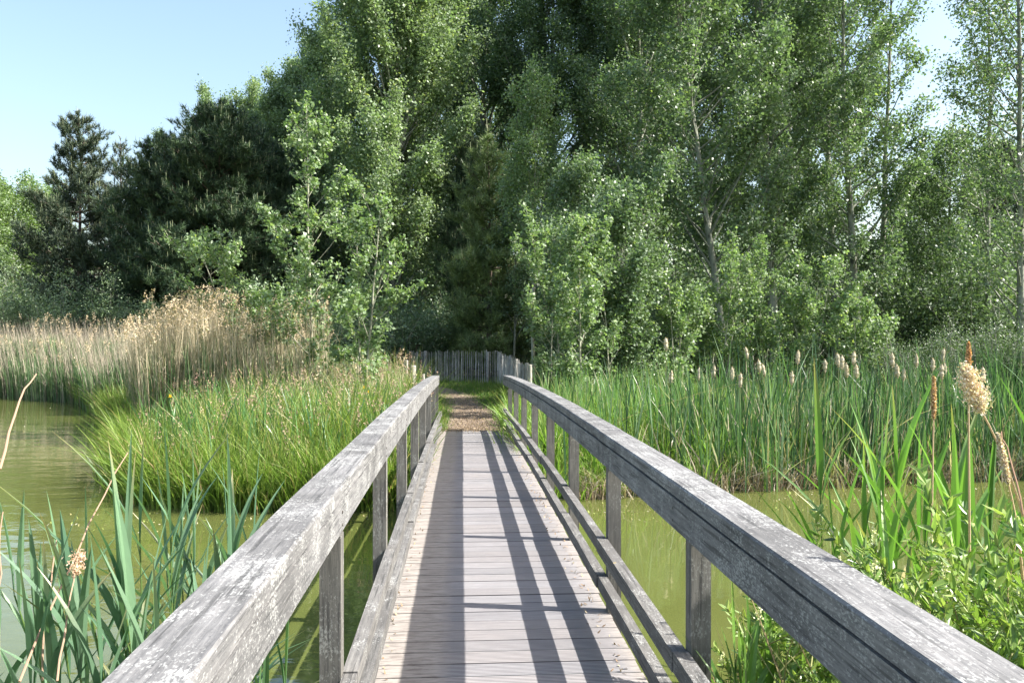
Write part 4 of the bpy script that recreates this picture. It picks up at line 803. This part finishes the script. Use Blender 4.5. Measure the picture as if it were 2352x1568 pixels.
# ------------------------------------------------------------------ foreground reeds
def reed_plant(bx, by, top, nleaf, lab, group, green=None, lw=.034, ll=.5, lean=(0, 0), zb=None, dead=False):
    g = WATER_Z if zb is None else zb; root = thing('reed_plant', (bx, by, g), lab, 'reed', group)
    h = top - g; t = np.linspace(0, 1, 6); pt = np.stack([bx + lean[0] * h * t ** 1.5, by + lean[1] * h * t ** 1.5, g - .1 + (h * .8 + .1) * t], 1)
    green = green or ((.07, .15, .06), (.12, .22, .08)); sm = MB()
    sc_ = np.linspace(0, 1, 6)[:, None]; cs_ = np.array([.35, .27, .12]) * (1 - sc_) + np.array([.12, .22, .06]) * sc_
    tube(sm, pt, np.linspace(.0055, .003, 6), 6, cs_); sm.build('stem', M_REED, root)
    n = nleaf + 1; s = np.sort(R.uniform(.28, .98, n)); s[-2:] = (.95, 1.0); b = np.stack([np.interp(s, t, pt[:, j]) for j in range(3)], 1)
    az = (np.arange(n) % 2) * PI + R.normal(0, .5, n) + R.normal(0, .5); reach = R.uniform(.3, 1.05, n) * (1.15 - .6 * s); reach[-1] = .05
    L_ = ll * R.uniform(.7, 1.15, n); lb = MB()
    ln = np.stack([np.cos(az), np.sin(az)], 1) * reach[:, None] + np.array(lean)[None] * .6
    c0 = tones(n, green[0], green[1], .1); low = s < .45; c0[low & (R.uniform(size=n) < .25)] = (.45, .38, .14)
    tc_ = np.where(R.uniform(size=(n, 1)) < .3, np.array([[.38, .30, .13]]), c0)
    blades(lb, b, L_, lw * R.uniform(.7, 1.15, n), ln, c0, tc_, tp=5, segs=7, droop=R.uniform(.0, .55, n) ** 1.5 * (1.15 - s * .8), az=az + PI / 2 + R.normal(0, .35, n), shape='reed', twist=R.normal(0, .3), fold=True)
    lb.build('leaves', M_REED, root); return root
GLF = 'broad-leaved reeds in the left foreground'; LL = 'broad-leaved green reed growing from the water at the left foreground'
# (px, py of the top, depth)
for px, py, d, n in [(330, 1040, 3.4, 8), (395, 1010, 3.3, 9), (290, 1120, 3.2, 8), (250, 1180, 3.0, 8), (440, 1120, 3.4, 8), (500, 1170, 3.5, 8), (520, 1140, 3.9, 7), (360, 1160, 2.9, 9), (455, 1230, 3.0, 8), (200, 1260, 3.2, 7), (560, 1250, 3.5, 7),
                     (60, 1330, 2.6, 9), (20, 1290, 2.8, 8), (110, 1350, 2.5, 9), (150, 1380, 2.7, 7), (-30, 1300, 2.7, 8), (410, 1200, 3.8, 7), (300, 1250, 2.7, 8), (550, 1160, 4.2, 6), (480, 1100, 4.0, 7), (600, 1190, 4.3, 6), (380, 1280, 2.6, 7), (240, 1330, 2.6, 7), (560, 1300, 3.4, 8), (440, 1390, 2.8, 8), (360, 1420, 2.5, 8), (500, 1330, 3.1, 8), (180, 1180, 3.4, 7), (140, 1250, 3.0, 7)]:
    x, y = PX(px + R.normal(0, 8), d); top = ZPY(py, d)
    reed_plant(x + .02, y, top - .02, n, LL, GLF, green=((.085, .17, .10), (.165, .27, .155)), lean=(R.normal(-.05, .06), R.normal(0, .05)), ll=.58, lw=.038)
GUF = 'reeds between the left handrail and the deck'
for px, py, d in [(740, 1340, 2.9), (700, 1400, 2.6), (720, 1420, 2.4), (680, 1480, 2.5), (660, 1500, 2.2)]:
    x, y = PX(px, d); x = min(x, -.62); reed_plant(x, y, ZPY(py, d) - .1, 6, 'narrow green reed showing under the left handrail', GUF, ll=.42, lw=.026)
# tan bent stalks with old plumes
def stalk(px0, py0, px1, py1, d0, d1, label, plume=True, c=(.42, .29, .2), r=.0035, dr=0.0):
    a = np.array([*PX(px0, d0), ZPY(py0, d0)]); b = np.array([*PX(px1, d1), ZPY(py1, d1)])
    root = thing('dry_reed_stalk', tuple(a), label, 'reed'); mb = MB(); t = np.linspace(0, 1, 8)[:, None]
    pt = a + (b - a) * t + np.array([0, 0, 1]) * np.sin(t * PI) * .03 + R.normal(0, .003, (8, 3)); tube(mb, pt, np.linspace(r, r * .5, 8), 6, c); mb.build('stem', M_DRY, root)
    if plume:
        pb_ = MB(); n = 420; u = R.uniform(0, 1, n); axis_ = norm(b - a); P = b + (axis_ * (u * .15 - .02)[:, None]) + np.array([0, 0, -1]) * (u ** 2 * .05)[:, None] + R.normal(0, 1, (n, 3)) * (.004 + .011 * np.sin(u * PI))[:, None]
        leaves(pb_, P, .014, .004, pick(n, [(.55, .36, .25), (.68, .5, .36), (.42, .26, .18)], [2, 2, 1]), dirs=axis_ + np.array([0, 0, -.4])); pb_.build('plume', M_DRY, root)
stalk(40, 1568, 292, 1040, 2.4, 3.4, 'long pink-tan dry stalk slanting up through the left reeds', False, r=.0038, c=(.42, .27, .19))
stalk(0, 1080, 76, 860, 2.2, 2.6, 'pink-tan stalk rising out of the left edge of the view', False, r=.0038, c=(.42, .27, .19))
stalk(130, 1568, 172, 1310, 2.4, 2.7, 'dry stalk with a drooping pink plume in the left foreground')
stalk(90, 1568, 126, 1240, 2.6, 2.8, 'straight thin tan stalk behind the drooping plume', False)
stalk(-10, 1568, 4, 1180, 2.3, 2.4, 'tan stalk along the left edge of the view', False)

# right foreground: reeds, plumes, privet
GRF = 'broad-leaved reeds in the right foreground'; LR = 'broad-leaved bright green reed behind the right handrail'
for px, py, d, n in [(1900, 870, 4.6, 9), (1960, 1000, 4.6, 9), (2060, 850, 4.5, 9), (2110, 930, 4.3, 9), (2010, 960, 4.9, 8), (2200, 900, 4.6, 9), (2160, 980, 4.2, 8), (2290, 960, 4.5, 8), (2330, 1050, 4.2, 8), (2250, 1050, 4.0, 8), (1930, 1110, 4.5, 7), (1990, 920, 5.2, 8), (2240, 1000, 3.8, 8), (2080, 1000, 4.3, 8), (2380, 900, 4.4, 8), (2100, 1100, 4.0, 7)]:
    x, y = PX(px, d); reed_plant(x, y, ZPY(py, d) - .3, n, LR, GRF, green=((.10, .21, .045), (.16, .30, .06)), lean=(R.normal(-.02, .05), R.normal(0, .04)), ll=.78, lw=.052, zb=max(g1(x, y), WATER_Z))
GRU = 'reeds under the right handrail'
for px, py, d in [(1690, 1310, 3.3), (1725, 1320, 3.2), (1705, 1370, 3.1), (1770, 1380, 3.2), (1850, 1410, 3.4), (1720, 1430, 2.9), (1800, 1450, 3.0)]:
    x, y = PX(px, d); reed_plant(x, y, ZPY(py, d) - .12, 9, 'broad green reed showing below the right handrail', GRU, green=((.11, .22, .05), (.18, .31, .07)), ll=.42, lw=.042)
x, y, px, d = px_region(1500, 1640, 2300, 2.7, 4.4); k = (x > 1.1); x, y = x[k], y[k]; n = len(x); mb = MB()
blades(mb, np.stack([x, y, np.full(n, WATER_Z - .05)], 1), R.uniform(.35, .85, n), R.uniform(.006, .011, n), R.normal(0, .12, (n, 2)), pick(n, [(.55, .42, .26), (.46, .32, .18), (.18, .30, .08), (.12, .22, .06)], [4, 2, 3, 2]), segs=4, shape='s')
tag(mb.build('reed_stubble', M_DRY), 'tan and green reed stubble under the right handrail', 'reeds', kind='stuff')
def big_plume(px, py, d, hang, label, L=.2, rad=.035, base_px=None, base_py=1500, c=((.72, .58, .46), (.55, .38, .27), (.84, .74, .62))):
    x, y = PX(px, d); z = ZPY(py, d); bx, by = PX(base_px or px + 40, d + .1); bz = ZPY(base_py, d)
    root = thing('reed_plume', (bx, by, bz), label, 'reed'); mb = MB(); a = np.array([bx, by, bz]); b = np.array([x, y, z]); t = np.linspace(0, 1, 8)[:, None]
    pt = a + (b - a) * t + np.array([hang[0] * .1, 0, 0]) * (t ** 3); tube(mb, pt, np.linspace(.005, .003, 8), 6, (.6, .45, .3)); mb.build('stem', M_DRY, root)
    pb_ = MB(); n = 2600; u = R.uniform(0, 1, n); h_ = norm(np.array([hang[0], 0, hang[1]])); P = pt[-1] + h_ * (u * L)[:, None] + R.normal(0, 1, (n, 3)) * (rad * (.25 + .75 * np.sin(u * PI * .9 + .2)))[:, None] * .5
    leaves(pb_, P, .013, .005, pick(n, list(c), [2, 1, 2]), dirs=h_ * 1.0); pb_.build('plume', M_DRY, root)
big_plume(2275, 940, 2.9, (-.35, .9), 'large fluffy cream plume behind the right handrail, biggest of all', L=.16, rad=.04, base_px=2352, base_py=1200)
big_plume(2225, 905, 3.2, (.0, 1), 'tall thin orange-tan plume left of the big cream plume', L=.2, rad=.009, base_px=2230, base_py=1350, c=((.62, .36, .18), (.5, .3, .16), (.7, .45, .25)))
big_plume(2145, 960, 3.6, (.0, 1), 'short orange-tan plume among the right reeds', L=.18, rad=.009, base_px=2140, base_py=1350, c=((.62, .40, .22), (.5, .33, .18), (.7, .5, .3)))
big_plume(2330, 1110, 2.9, (-.2, .9), 'wispy pinkish plume at the right edge, below the big one', L=.18, rad=.01, base_px=2352, base_py=1350)
stalk(2352, 1180, 2300, 990, 2.7, 2.9, 'bare brown stalk slanting beside the big cream plume', False, c=(.4, .24, .16))

R = np.random.default_rng(23)
def privet(bx, by, z0, n_st, reach, hmax, label, seed_dir=(0, 0)):
    n_st = int(n_st * .95)
    root = thing('privet_shrub', (bx, by, z0), label, 'shrub', 'flowering privets behind the right handrail'); st = MB(); lf = MB(); fl = []
    P = []; D = []
    for i in range(n_st):
        az = R.uniform(0, 2 * PI); d0 = np.array([math.cos(az) * .5 + seed_dir[0], math.sin(az) * .5 + seed_dir[1], 1.0]); L = hmax * R.uniform(.75, 1.08)
        p0 = np.array([bx, by, z0]) + np.array([math.cos(az), math.sin(az), 0]) * R.uniform(0, reach); pts = curve_pts(p0, d0, L, -.15, 6, .1)
        if pts[:, 0].min() < 1.0: continue
        tube(st, pts, np.linspace(.006, .002, 7), 5, (.35, .28, .14), cap=False)
        subs = [pts]
        for j in range(6):
            s2 = R.uniform(.35, .95); q0 = np.array([np.interp(s2 * 6, range(7), pts[:, q]) for q in range(3)]); a2 = R.uniform(0, 2 * PI)
            sp_ = curve_pts(q0, (math.cos(a2), math.sin(a2), .7), L * R.uniform(.2, .42), .2, 4, .1); 
            if sp_[:, 0].min() < .97: continue
            tube(st, sp_, np.linspace(.003, .0015, 5), 4, (.3, .3, .12), cap=False); subs.append(sp_)
        for sp_ in subs:
            k = len(sp_) - 1; m = int(np.linalg.norm(sp_[-1] - sp_[0]) / .021) + 2; ss = np.linspace(.25 if k == 6 else .1, 1, m)
            q = np.stack([np.interp(ss * k, range(k + 1), sp_[:, a]) for a in range(3)], 1); ax = norm(np.gradient(q, axis=0)); sd = norm(np.cross(ax, R.normal(size=(m, 3))))
            for sg in (1, -1): P.append(q + (sd * sg * .55 + ax * .6) * .022); D.append((sd * sg * .75 + ax * .8) * 4)
        if R.uniform() < .8 and pts[-1][0] > .95: fl.append(pts[-1])
        if R.uniform() < .6 and len(subs) > 1: fl.append(subs[1][-1])
    P = np.concatenate(P); D = np.concatenate(D); ok = (P[:, 0] > np.where(P[:, 2] > 1.0, .9, 1.12)); P = P[ok]; D = D[ok]; n = len(P)
    leaves(lf, P, R.uniform(.045, .075, n), R.uniform(.013, .021, n), pick(n, [(.20, .30, .065), (.15, .24, .05), (.29, .37, .10), (.10, .18, .055)], [4, 3, 3, 1.5]), up=.8, dirs=D, fold=True)
    st.build('stems', M_DRY, root); lf.build('leaves', M_REED, root)
    for p in fl:
        fb_ = MB(); tube(fb_, np.array([p - [0, 0, .02], p + [0, 0, .06]]), [.002, .0012], 4, (.4, .42, .2)); n = 60; u = R.uniform(0, 1, n); Q = p + np.stack([R.normal(0, 1, n) * .012 * (1.1 - u), R.normal(0, 1, n) * .012 * (1.1 - u), u * .06], 1)
        leaves(fb_, Q, .009, .007, pick(n, [(.62, .62, .36), (.5, .54, .22), (.72, .70, .5)], [2, 1, 1])); fb_.build('flower_cluster', M_DRY, root)
for px, d, zt, lab, nst, rc in [(2030, 3.6, .42, 'privet nearest the water with cream buds, left end of the thicket', 20, .18), (2150, 3.2, .56, 'privet behind the right handrail, below the tall reeds', 26, .2), (2280, 2.9, .68, 'leafy privet below the big cream plume', 26, .2),
                                (2290, 2.4, .80, 'bright privet leaning over the right handrail', 26, .2), (2370, 2.1, .90, 'privet at the lower right edge of the view', 24, .2), (2420, 2.7, .92, 'privet at the right edge, highest of the thicket', 24, .2)]:
    x, y = PX(px, d); z0 = max(g1(x, y), WATER_Z) - .02; privet(max(x, 1.3 if d < 2.5 else 1.5), y, z0, nst, rc, (zt - z0) * 1.0, lab, (-.02, 0))

for bx_, by_, zt_, lab in ((1.30, .8, 1.34, 'privet beside the near end of the right handrail, shading its cap'), (1.26, 1.3, 1.14, 'second privet shading the cap of the right handrail')):
    privet(bx_, by_, g1(bx_, by_), 22, .14, zt_ - g1(bx_, by_), lab, (-.04, .0))
